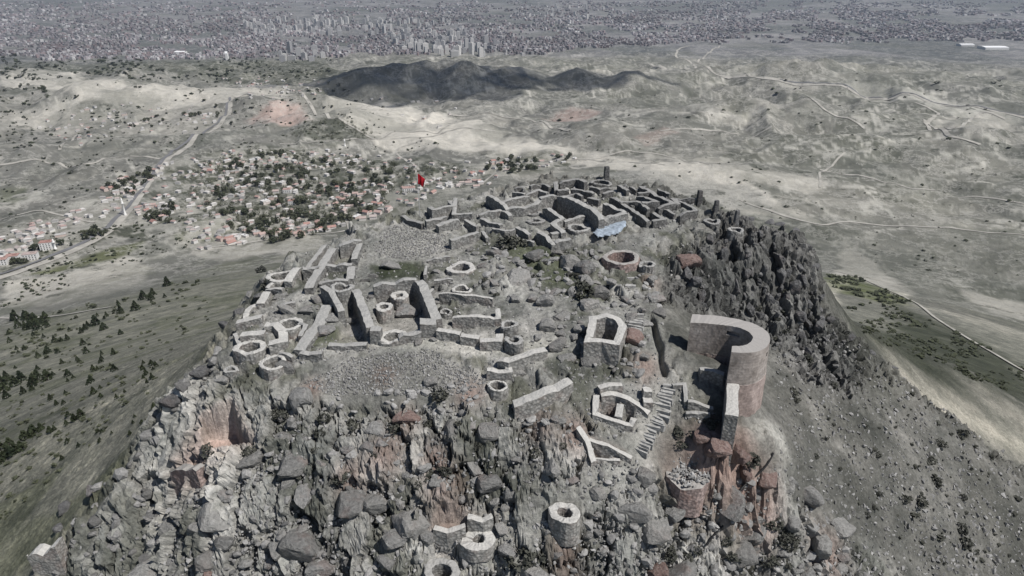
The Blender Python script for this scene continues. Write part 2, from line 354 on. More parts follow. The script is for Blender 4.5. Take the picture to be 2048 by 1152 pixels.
PITS = [  # sunk chambers and one trench carved for its shade: outline pixels, depth, reddish wall
 ([(405,835),(440,818),(462,806),(482,850),(504,880),(445,888),(408,898)],4.5,1),
 ([(868,1048),(880,1022),(912,1018),(932,1030),(930,1046),(895,1058)],4.0,1),
 ([(1204,800),(1222,789),(1238,792),(1236,805),(1227,832),(1205,826)],5.0,1),
 ([(1247,815),(1256,811),(1266,813),(1264,842),(1244,840)],5.0,0),
 ([(1192,652),(1238,655),(1232,682),(1190,676)],3.5,0),
 ([(768,650),(838,648),(838,668),(770,668)],2.0,0),
 ([(752,590),(828,578),(862,640),(836,660),(768,660),(752,640)],1.3,0),([(700,600),(716,618),(732,668),(730,682),(668,680),(690,630)],1.3,0),([(676,506),(704,500),(700,526),(662,528)],1.0,0),
 ([(1122,402),(1152,416),(1180,430),(1140,440),(1100,415)],1.6,0),([(1212,418),(1243,424),(1212,432),(1190,420)],1.5,0),([(1020,404),(1056,396),(1066,404),(1030,410)],1.3,0),
 ([(1262,396),(1296,404),(1262,402),(1244,398)],1.8,0),([(1306,395),(1335,406),(1312,408),(1290,398)],1.5,0),([(1360,412),(1380,419),(1364,422)],1.5,0),([(1290,420),(1315,436),(1302,438),(1285,430)],1.4,0),([(1206,640)],0,0) if False else ([(1284,412),(1294,419),(1278,418)],1.2,0),
 ([(1188,888),(1245,908),(1190,914)],1.2,1),
 ([(1302,628),(1312,640),(1316,662),(1327,690),(1326,715),(1337,744),(1326,750),(1318,722),(1314,695),(1307,668)],1.5,0)]  # narrow trench added to make the dark shadow strip beside the ledge
pits = [(ground(p), d, r) for p, d, r in PITS]
# ------------------------------------------------------------------ the ground: one sheet from under the camera to the horizon
front = ground([(330,800),(520,770),(690,800),(900,790),(1020,830),(1180,840),(1290,930),(1440,890),(1560,930),(1800,1152),(1500,1400),(300,1400),(80,1152),(250,960)])
cliff = ground([(1330,500),(1420,455),(1590,460),(1645,600),(1800,745),(1700,800),(1600,760),(1560,700),(1500,690),(1380,620),(1320,600)])
plateau = ground([(480,640),(620,500),(760,440),(1000,380),(1200,360),(1400,415),(1400,470),(1330,560),(1300,640),(1380,760),(1340,860),(1200,850),(1000,820),(700,800),(420,790)])
fl_l = ground([(0,650),(480,500),(520,570),(420,700),(340,820),(60,1140),(-200,1300),(-300,800)])
near = Rr < 420; xn, yn = X[near], Y[near]
mf = polymask(xn, yn, front, 3.0); mc = polymask(xn, yn, cliff, 3.0); mp = polymask(xn, yn, plateau, 4.0)
smooth_zones = [ground(p) for p in ([(1148,845),(1280,905),(1270,930),(1180,932)],[(1183,762),(1312,762),(1312,855),(1186,848)],[(745,490),(790,450),(890,470),(905,500),(830,520),(760,515)], [(600,770),(700,715),(860,700),(985,760),(960,800),(780,810),(640,800)],
  [(640,690),(720,680),(1110,680),(1150,700),(1080,720),(860,700)], [(1290,950),(1340,800),(1320,640),(1280,640),(1300,800),(1230,900),(1040,1060),(1080,1070)],[(715,575),(835,555),(880,645),(745,680)],[(650,600),(720,580),(740,690),(610,700)],[(960,430),(1110,385),(1250,425),(1130,470)],[(1365,700),(1460,710),(1450,745),(1370,735)])]
sm = np.zeros(xn.shape)
for pp_, d_, r_ in pits:
    if d_ > 3: sm = np.maximum(sm, polymask(xn, yn, pp_, 1.6))
for zpoly in smooth_zones: sm = np.maximum(sm, polymask(xn, yn, zpoly, 1.2))
wx = xn + 1.1*(fbm(xn/2.2, yn/2.2, 31, 4)-.5)*2; wy = yn + 1.1*(fbm(xn/2.2, yn/2.2, 41, 4)-.5)*2
b1, e1, id1 = blocks(wx/2.9+wy*.08, wy/3.7, 51); b2, e2, id2 = blocks(wx/1.25, wy/1.5, 61); b3, e3, id3 = blocks(wx/1.7, wy/4.2, 71); b0_, e0_, id0_ = blocks(wx/8.5, wy/8., 75)
det = fbm(xn/.9, yn/.9, 81, 3)-.5; big = fbm(xn/14., yn/14., 91, 3)
k1 = sstep(0, .12, e1); k2 = sstep(0, .16, e2); k3 = sstep(0, .16, e3)
rough_f = .9*b0_ + 1.2*(b1+.1) + .55*b2 + .22*blocks(wx/.62, wy/.75, 65)[0] - .95*(1-k1)*sstep(.3, .55, fbm(xn/6., yn/6., 95, 2)) - .25*(1-k2) + .28*det
rough_c = .8*b0_ + 1.5*b3 + .6*b2 - .9*(1-k3) + .5*det
patch = sstep(.42, .6, fbm(xn/7., yn/7., 101, 3))
rough_p = patch*(1.0*b1 - .6*(1-k1) + .3*b2) + .2*b2 - .1*(1-k2) + .24*det
scree = .5*det + .6*(fbm(xn/5., yn/5., 111, 3)-.5) + .18*b2
flank = np.clip(1-mf-mc-mp, 0, 1)
rel = mf*rough_f + mc*(1-mf)*rough_c + mp*(1-mf)*rough_p + flank*scree*np.interp(Rr[near], [120, 420], [1, 1.5])
rel = rel*(1-sm) + sm*.1*det
gx_ = (H(xn+.8, yn)-H(xn-.8, yn))/1.6; gy_ = (H(xn, yn+.8)-H(xn, yn-.8))/1.6; gl_ = np.sqrt(gx_**2+gy_**2+1)
rel = rel*sstep(1.5, 12, Rr[near]); side = np.clip(mf+.6*mc, 0, 1)
Xd, Yd = X.copy(), Y.copy(); Xd[near] += -gx_/gl_*rel*side; Yd[near] += -gy_/gl_*rel*side
Z[near] += rel*(1-side+side/gl_)
# the rim of the hilltop breaks off in ledges
rimd = polydist(xn, yn, [q[:2] for q in rimP], False); ledge = np.exp(-(rimd/5.0)**2)*(1-mf)*(1-sm)
Z[near] += ledge*(1.1*b2+.8*b1-.2)*np.where(flank > .5, 1, .45)
pit_red = np.zeros(xn.shape); pit_in = np.zeros(xn.shape)
for poly, d, rd in pits:
    m = polymask(xn, yn, poly, .28); base = H(*poly.mean(0)[:, None])[0]; flr = np.minimum(base, Z0[near])-d if d < 3.9 else H(poly[:, 0], poly[:, 1]).min()-(d-3.6)
    flat_ = polymask(xn, yn, poly, 1.6); Xd[near] = Xd[near]*(1-flat_)+flat_*xn; Yd[near] = Yd[near]*(1-flat_)+flat_*yn
    Z[near] = Z[near]*(1-m) + m*(flr+.2*det); pit_in = np.maximum(pit_in, m)
    pit_red = np.maximum(pit_red, rd*polymask(xn, yn, poly, 1.1))
for q, R, hs, hh, st, mk, lab in cist:
    d = np.hypot((xn-q[0])/st, yn-q[1]); m = 1-sstep(R*hs*1.02, R*(hs+.5*(1-hs)), d); base = q[2]-hh
    lev = 1-sstep(R*1.0, R*1.5, d); Xd[near] = Xd[near]*(1-lev)+lev*xn; Yd[near] = Yd[near]*(1-lev)+lev*yn; Z[near] = Z[near]*(1-lev) + lev*(np.minimum(Z[near], base-.02))
    Z[near] = Z[near]*(1-m) + m*(base-2.6)
# ---- land cover (the colour of soil, rock, grass, fields and one painted cloud shadow)
def paint(c, m, rgb): return c*(1-m[:, None]) + np.array(rgb)[None, :]*m[:, None]
C = np.tile(np.array([.165,.163,.148]), (len(X), 1))
n1 = fbm(X/260., Y/260., 201, 5); n2 = fbm(X/70., Y/70., 211, 4); n3 = fbm(X/900., Y/900., 221, 4); n4 = fbm(X/38.+n2*3, Y/38., 231, 3)
fx = X + 50*(n2-.5) ; fy = Y + 120*(n1-.5)
fld, fe, fid = blocks(fx/150., fy/130., 241)
C *= (.82 + .4*fid)[:, None]
C = paint(C, sstep(.57, .61, n1)*.5, (.34,.325,.29)); C = paint(C, sstep(.55, .7, n3)*.45, (.13,.135,.105))
C = paint(C, sstep(.59, .62, n2)*.6*sstep(.42, .5, fbm(X/500., Y/500., 251, 3)), (.07,.074,.055))
C = paint(C, (1-sstep(0, .05, fe))*.5*sstep(.35, .6, n3)*sstep(900, 1200, Rr), (.4,.385,.34)); C = paint(C, sstep(.7, .75, fid)*.3*sstep(900, 1200, Rr), (.12,.122,.1)); C = paint(C, sstep(.3, .25, fid)*.25*sstep(900, 1200, Rr), (.36,.345,.31))
C = paint(C, (1-sstep(.008, .022, np.abs(fbm(X/160.+5, Y/160., 261, 5)-.5)))*.7*sstep(900, 1300, Rr), (.47,.455,.41))
C = paint(C, (1-sstep(.005, .02, np.abs(n4-.5)))*.35*sstep(700, 1000, Rr), (.44,.43,.39))
jx = X + (n2-.5)*60*np.clip(Rr/1500, .05, 1) + (n4-.5)*30*np.clip(Rr/1500, .05, 1); jy = Y + (n1-.5)*120*np.clip(Rr/1500, .03, 1) + (n2-.5)*60*np.clip(Rr/1500, .03, 1)
SAND=(.5,.475,.425); PALE=(.40,.39,.35); GRN=(.105,.115,.055); DRK=(.075,.08,.06); GRY=(.2,.2,.185); RED=(.42,.32,.285)
vil = polymask(X, Y, ground([(200,400),(330,320),(480,290),(640,305),(900,325),(1160,300),(1150,330),(960,372),(800,425),(700,455),(560,490),(390,505),(330,470),(0,540),(0,490),(230,430)]), 30)
pb, pe, pid = blocks(X/26.+n4, Y/34., 271); C0v = C
def plots(C):
    C = paint(C, vil*sstep(.6, .62, pid)*.7, (.34,.33,.295)); C = paint(C, vil*sstep(.36, .34, pid)*.75, (.07,.075,.052)); return paint(C, vil*(1-sstep(.05, .1, pe))*.5, (.38,.365,.33))
GRNV = ((.1,.115,.05),.9,[(1648,545),(1720,554),(1830,605),(1780,612),(1668,582)]); DRKV = ((.05,.055,.04),1.0,[(1650,588),(1800,612),(1960,682),(2060,740),(2060,812),(1900,745),(1760,690),(1670,645)])
SANDV = ((.37,.35,.305),.9,[(1790,722),(1900,765),(2060,825),(2060,915),(1960,862),(1830,775)])
COVER = [
 (SAND,.95,[(640,215),(760,198),(900,228),(1000,262),(1150,290),(1190,300),(1110,318),(960,300),(850,305),(760,285),(690,240)]),
 (SAND,.8,[(1080,318),(1190,298),(1330,322),(1500,368),(1600,425),(1660,455),(1560,440),(1400,392),(1250,338)]),
 (SAND,.7,[(0,148),(120,142),(330,172),(560,168),(600,190),(420,205),(150,192),(0,170)]),
 (SAND,.75,[(0,560),(120,555),(240,510),(290,540),(220,590),(60,622),(0,628)]), (SAND,.75,[(380,502),(500,486),(640,466),(700,468),(560,500),(450,522)]),
 (PALE,.8,[(40,392),(90,380),(112,398),(70,408)]),(PALE,.7,[(140,405),(215,394),(222,404),(150,414)]),(SAND,.5,[(0,215),(150,200),(260,225),(160,250),(0,250)]),
 (GRN,.9,[(72,545),(180,505),(290,478),(296,490),(240,508),(110,548)]),((.15,.155,.11),.85,[(360,452),(400,430),(450,440),(470,455),(430,480),(345,480)]),
 ((.12,.13,.085),.7,[(0,378),(55,370),(60,395),(0,410)]),((.13,.135,.11),.85,[(290,400),(345,388),(350,400),(300,412)]),
 (DRK,.75,[(330,335),(480,292),(640,308),(800,320),(900,330),(960,345),(830,385),(760,420),(700,440),(600,480),(480,465),(440,430),(350,400)]),
 (DRK,.6,[(1000,310),(1120,300),(1160,315),(1080,345),(960,352)]),(DRK,.7,[(560,275),(640,232),(700,232),(760,275),(700,284)]),
 (RED,.8,[(490,250),(530,205),(600,215),(610,240),(560,258)]),(RED,.7,[(1085,238),(1150,216),(1212,222),(1170,244)]),(RED,.4,[(1270,270),(1330,255),(1360,268),(1300,285)]),
 (DRK,.55,[(0,180),(60,170),(100,180),(60,195)]),(DRK,.8,[(-40,122),(330,122),(640,120),(720,138),(640,160),(420,158),(200,148),(-40,140)]),  # the long band is cloud shadow painted into the ground colour
 ((.2,.2,.185),.6,[(1100,345),(1300,335),(1500,380),(1560,425),(1400,400),(1200,360)]),
 (SAND,.55,[(1300,295),(1500,330),(1650,360),(1620,385),(1450,350),(1280,312)]),
 (SAND,.7,[(1600,482),(1690,490),(1760,540),(1830,582),(1800,592),(1700,556),(1610,530)]),(SAND,.75,[(1918,572),(1990,590),(2048,605),(2048,640),(1980,625),(1925,595)]),
 (PALE,.8,[(1700,155),(1900,205),(2048,232),(2048,250),(1880,222),(1690,175)]),
 (SAND,.7,[(1560,158),(1690,170),(1640,180),(1540,172)]),(SAND,.6,[(1860,235),(1980,215),(2048,250),(1940,268)]),(DRK,.4,[(1380,185),(1500,210),(1560,240),(1450,222)]),
 ((.09,.1,.06),.75,[(0,650),(120,640),(110,655),(0,690)]),((.15,.16,.1),.6,[(0,690),(330,560),(520,510),(520,560),(420,660),(300,760),(0,860)])]
for rgb, op, p in COVER:
    poly = ground(p); c = poly.mean(0); s = np.hypot(*c)*.004 + 2
    C = paint(C, op*polymask(jx, jy, poly, s), rgb)
C = plots(C)
city = sstep(3900, 4700, np.hypot(X*.8, Y)); C = paint(C, city*.85, (.15,.15,.16)); C = paint(C, city*sstep(.5,.62,n1)*.5, (.24,.235,.24)); C = paint(C, city*sstep(.5,.6,n3)*.7, (.075,.085,.085))
# hill colours
hn = near; nb = fbm(xn/4., yn/4., 301, 4); nc = fbm(xn/18., yn/18., 311, 3)
Cn = C[hn]
rad = Rr[hn]
fl = flank*sstep(420, 250, rad)
left = sstep(-10, -40, xn)
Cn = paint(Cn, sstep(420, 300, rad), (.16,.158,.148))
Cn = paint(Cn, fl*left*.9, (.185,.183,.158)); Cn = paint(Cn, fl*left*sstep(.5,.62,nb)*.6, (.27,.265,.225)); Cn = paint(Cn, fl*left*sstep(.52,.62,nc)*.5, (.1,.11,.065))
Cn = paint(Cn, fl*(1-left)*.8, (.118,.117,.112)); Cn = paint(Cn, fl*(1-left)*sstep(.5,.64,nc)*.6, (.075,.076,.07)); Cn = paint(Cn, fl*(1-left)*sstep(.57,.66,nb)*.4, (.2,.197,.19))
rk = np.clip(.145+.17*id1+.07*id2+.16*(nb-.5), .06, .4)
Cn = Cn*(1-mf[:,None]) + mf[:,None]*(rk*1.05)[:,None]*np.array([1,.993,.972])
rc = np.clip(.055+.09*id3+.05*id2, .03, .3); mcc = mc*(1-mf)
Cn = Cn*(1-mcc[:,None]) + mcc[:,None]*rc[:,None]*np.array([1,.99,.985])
rp = np.clip(.185+.09*id1+.05*id2+.15*(nb-.5), .08, .35); mpp = mp*(1-mf)*(1-mc)
Cn = Cn*(1-mpp[:,None]) + mpp[:,None]*rp[:,None]*np.array([1,.993,.972])
veg = sstep(.53,.66, fbm(xn/5.+9, yn/5., 321, 4))
Cn = paint(Cn, veg*np.clip(mp+.75*mf,0,1)*(1-sm)*.7, (.07,.075,.055))
for rgb, op, p, s in [((.075,.085,.055),.9,[(1010,470),(1060,470),(1110,500),(1180,560),(1220,600),(1150,600),(1080,560),(1000,520)],2),((.05,.06,.038),.9,[(745,530),(840,520),(848,552),(760,562)],1),
   ((.06,.07,.045),.9,[(665,505),(715,500),(705,528),(655,525)],.6),((.07,.08,.05),.9,[(620,670),(650,650),(735,660),(735,690),(620,700)],.8),((.055,.06,.045),.8,[(900,910),(990,890),(1000,930),(1080,970),(1040,1010),(900,990)],2),
   ((.30,.297,.285),.9,[(745,490),(790,450),(890,470),(905,500),(830,520),(760,515)],1.5),((.21,.208,.2),.8,[(600,770),(700,715),(860,700),(985,760),(960,800),(780,810),(640,800)],2),
   ((.36,.355,.335),.8,[(640,690),(720,680),(1110,680),(1150,700),(1080,712),(860,700)],1),((.36,.34,.325),.9,[(350,960),(400,830),(470,800),(520,900),(470,930),(380,980)],1.2),((.4,.36,.34),.8,[(860,1060),(880,1010),(940,1020),(1010,1040),(1000,1070),(900,1080)],1),
   ((.3,.297,.285),.7,[(1290,950),(1340,800),(1320,640),(1280,640),(1300,800),(1230,900),(1040,1060),(1080,1070)],1),((.40,.395,.38),.8,[(1500,850),(1560,860),(1580,920),(1520,910),(1480,870)],1.5),((.42,.41,.4),.8,[(290,1010),(340,990),(330,1080),(290,1100)],1),
   ((.36,.355,.34),.8,[(1360,900),(1420,905),(1440,940),(1350,945)],1),((.36,.35,.335),.8,[(930,1050),(1040,1060),(1040,1152),(930,1140)],2),((.1,.1,.08),.8,[(1380,800),(1450,800),(1450,850),(1370,850)],1)]:
    Cn = paint(Cn, op*polymask(xn, yn, ground(p), s)*(.75+.5*nb).clip(0,1), rgb)
for px, py, r in [(625,775,1.3),(768,750,1.6),(810,845,2),(940,790,2),(1150,870,2),(1290,730,2.2),(890,985,2.5),(1130,1110,2.2),(380,930,2.5),(1370,960,3),(1080,850,2),(770,910,2.4),(1480,920,2.6),(1445,905,3.2),(1465,940,3),(1420,880,2),(1530,1010,2.5),(1660,1110,3),(1300,560,1.5),(700,960,2),(870,920,1.6)]:
    q = hit(px, py)[0]; Cn = paint(Cn, .75*np.exp(-((xn-q[0])**2+(yn-q[1])**2)/r**2)*(.4+1.1*nb).clip(0,1), (.27,.195,.175))
Cn = paint(Cn, pit_red*.85, (.38,.28,.25)); Cn = paint(Cn, pit_in*(1-pit_red)*.6, (.25,.24,.23))
C[hn] = Cn
for k in (GRNV, DRKV, SANDV):
    poly = ground(k[2]); C = paint(C, k[1]*polymask(X+40*(n2-.5), Y+40*(n4-.5), poly, 14)*(.35+1.3*n4).clip(0, 1), k[0])
hl = (np.hypot(X-CEN[0], Y-CEN[1]) < 1150) & (Rr > 130) & (X < 0); lf = sstep(0, -60, X[hl])*sstep(1150, 800, np.hypot(X[hl]-CEN[0], Y[hl]-CEN[1]))*sstep(130, 200, Rr[hl])
Ch = C[hl]; zt_ = Z0[hl]+14*(n2[hl]-.5); Ch = paint(Ch, lf*.8, (.168,.166,.147)); st_ = sstep(.2, .8, np.sin(zt_*.62))*sstep(.4, .58, n1[hl]+.25*(n4[hl]-.5))
Ch = paint(Ch, lf*st_*.3, (.28,.275,.23)); Ch = paint(Ch, lf*sstep(.53, .63, n4[hl])*.45, (.09,.1,.06)); C[hl] = Ch
ii, jj = np.meshgrid(np.arange(nr-1), np.arange(nth-1), indexing='ij'); a = (ii*nth+jj).ravel()
quads = np.stack([a, a+1, a+nth+1, a+nth], 1)[:, ::-1]
V = np.stack([Xd, Yd, Z], 1)
split = int(np.searchsorted(rr, 900)); cut = split*(nth-1)
rocky = np.zeros(len(X), bool); rocky[near] = (mf+mc > .5) & (sm < .5)
def sub(name, fsel, m):
    f = quads[fsel]; lo, hi = f.min(), f.max()+1
    me = fast_mesh(name, V[lo:hi], f-lo, True); me.polygons.foreach_set("use_smooth", ~rocky[f[:, 0]]); set_cover(me, C[lo:hi]); return link(name, me, None, m)
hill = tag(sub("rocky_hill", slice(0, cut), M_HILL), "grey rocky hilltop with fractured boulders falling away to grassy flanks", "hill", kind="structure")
land = tag(sub("plain", slice(cut, None), M_PLAIN), "dry pale plain with low hills reaching to the distant city", "plain", kind="structure")
zmesh = Z.reshape(nr, nth)
def ZG(x, y):
    """height of the built ground sheet"""
    return look(zmesh, x, y)
# ------------------------------------------------------------------ ruins
def smooth_path(p, step):
    p = np.asarray(p, float); out = [p[0]]; corner = [True]
    for a, b in zip(p[:-1], p[1:]):
        k = max(1, int(round(np.linalg.norm((b-a)[:2])/step)))
        for i in range(1, k+1): out.append(a+(b-a)*i/k)
    return np.array(out)
def wall_mesh(xy, ztop, t, closed=False, rag=.12, depth=1.2, seed=0):
    """a standing wall of uneven stone along a line: ragged head, rough faces, foot below ground"""
    r = np.random.default_rng(seed); p = np.column_stack([xy, ztop])
    if closed: p = np.vstack([p, p[:1]])
    q = smooth_path(p, .7)
    if closed: q = q[:-1]
    n = len(q); nx = np.roll(q, -1, 0)-q; pv = q-np.roll(q, 1, 0)
    if not closed: nx[-1] = pv[-1]; pv[0] = nx[0]
    def un(v): return v[:, :2]/(np.linalg.norm(v[:, :2], axis=1)[:, None]+1e-9)
    tn = un(nx)+un(pv); tn /= np.linalg.norm(tn, axis=1)[:, None]+1e-9; cs = np.clip((tn*un(nx)).sum(1), .55, 1)
    nm = np.stack([-tn[:, 1], tn[:, 0]], 1)*(t/2/cs)[:, None]
    L = q[:, :2]+nm; Rt = q[:, :2]-nm
    zg = np.minimum(np.minimum(ZG(L[:, 0], L[:, 1]), ZG(Rt[:, 0], Rt[:, 1])), ZG(q[:, 0], q[:, 1])) - depth
    zg = np.minimum(zg, q[:, 2]-.5)
    rg = np.cumsum(r.normal(0, rag*.45, n)); rg = np.clip(rg-rg.mean(), -2.2*rag, 2.2*rag)+r.normal(0, rag*.16, n)
    wv = 1+np.clip(np.cumsum(r.normal(0, .025, n)), -.12, .12); L = q[:, :2]+nm*wv[:, None]; Rt = q[:, :2]-nm*wv[::-1, None]
    zt = q[:, 2]+rg; rows = []
    if not closed and rag > .02:
        ds = np.concatenate([[0], np.cumsum(np.linalg.norm(np.diff(q[:, :2], axis=0), axis=1))]); ee = .25 if ds[-1] > 4 else .06; zt = zt-np.maximum(0, zt-zg-depth)*(r.uniform(0, ee)*np.exp(-ds/.7)+r.uniform(0, ee)*np.exp(-(ds[-1]-ds)/.7))
        if ds[-1] > 4 and r.random() < .4: zt = zt-np.maximum(0, zt-zg-depth)*r.uniform(.1, .25)*np.exp(-((ds-r.uniform(.25, .75)*ds[-1])/.8)**2)
    for side in (L, Rt):
        for f in (0, .45, .8, 1.0):
            j = r.normal(0, .035, (n, 2))*(1 if f > 0 else 0); flare = 1+.06*(1-f)
            xyv = q[:, :2]+(side-q[:, :2])*flare+j
            rows.append(np.column_stack([xyv, zg+(zt-zg)*f+(r.normal(0, rag*.2, n) if f == 1 else 0)]))
    rows.append(np.column_stack([q[:, :2], zt+.04]))
    v = np.vstack(rows); f = []; m = n if closed else n-1
    ring = [0, 1, 2, 3, 8, 7, 6, 5, 4]
    for i in range(m):
        k = (i+1) % n
        for a, b in zip(ring[:-1], ring[1:]): f.append((a*n+i, a*n+k, b*n+k, b*n+i))
    if not closed:
        f.append([a*n for a in ring]); f.append([a*n+n-1 for a in ring][::-1])
    me = mesh("wall", v, f)
    bm = bmesh.new(); bm.from_mesh(me); bmesh.ops.recalc_face_normals(bm, faces=bm.faces); bm.to_mesh(me); bm.free(); return me
def px_wall(pts, h, t, closed=False, rag=.12, seed=0):
    a = np.array(pts, float); q = hit(a[:, 0], a[:, 1], h); xy = q[:, :2]
    return wall_mesh(xy, H(xy[:, 0], xy[:, 1])+h, t, closed, rag, seed=seed)
WM = {'w': M_WALL, 'g': M_WALLG, 'd': M_WALLD, 'r': M_WALLR}
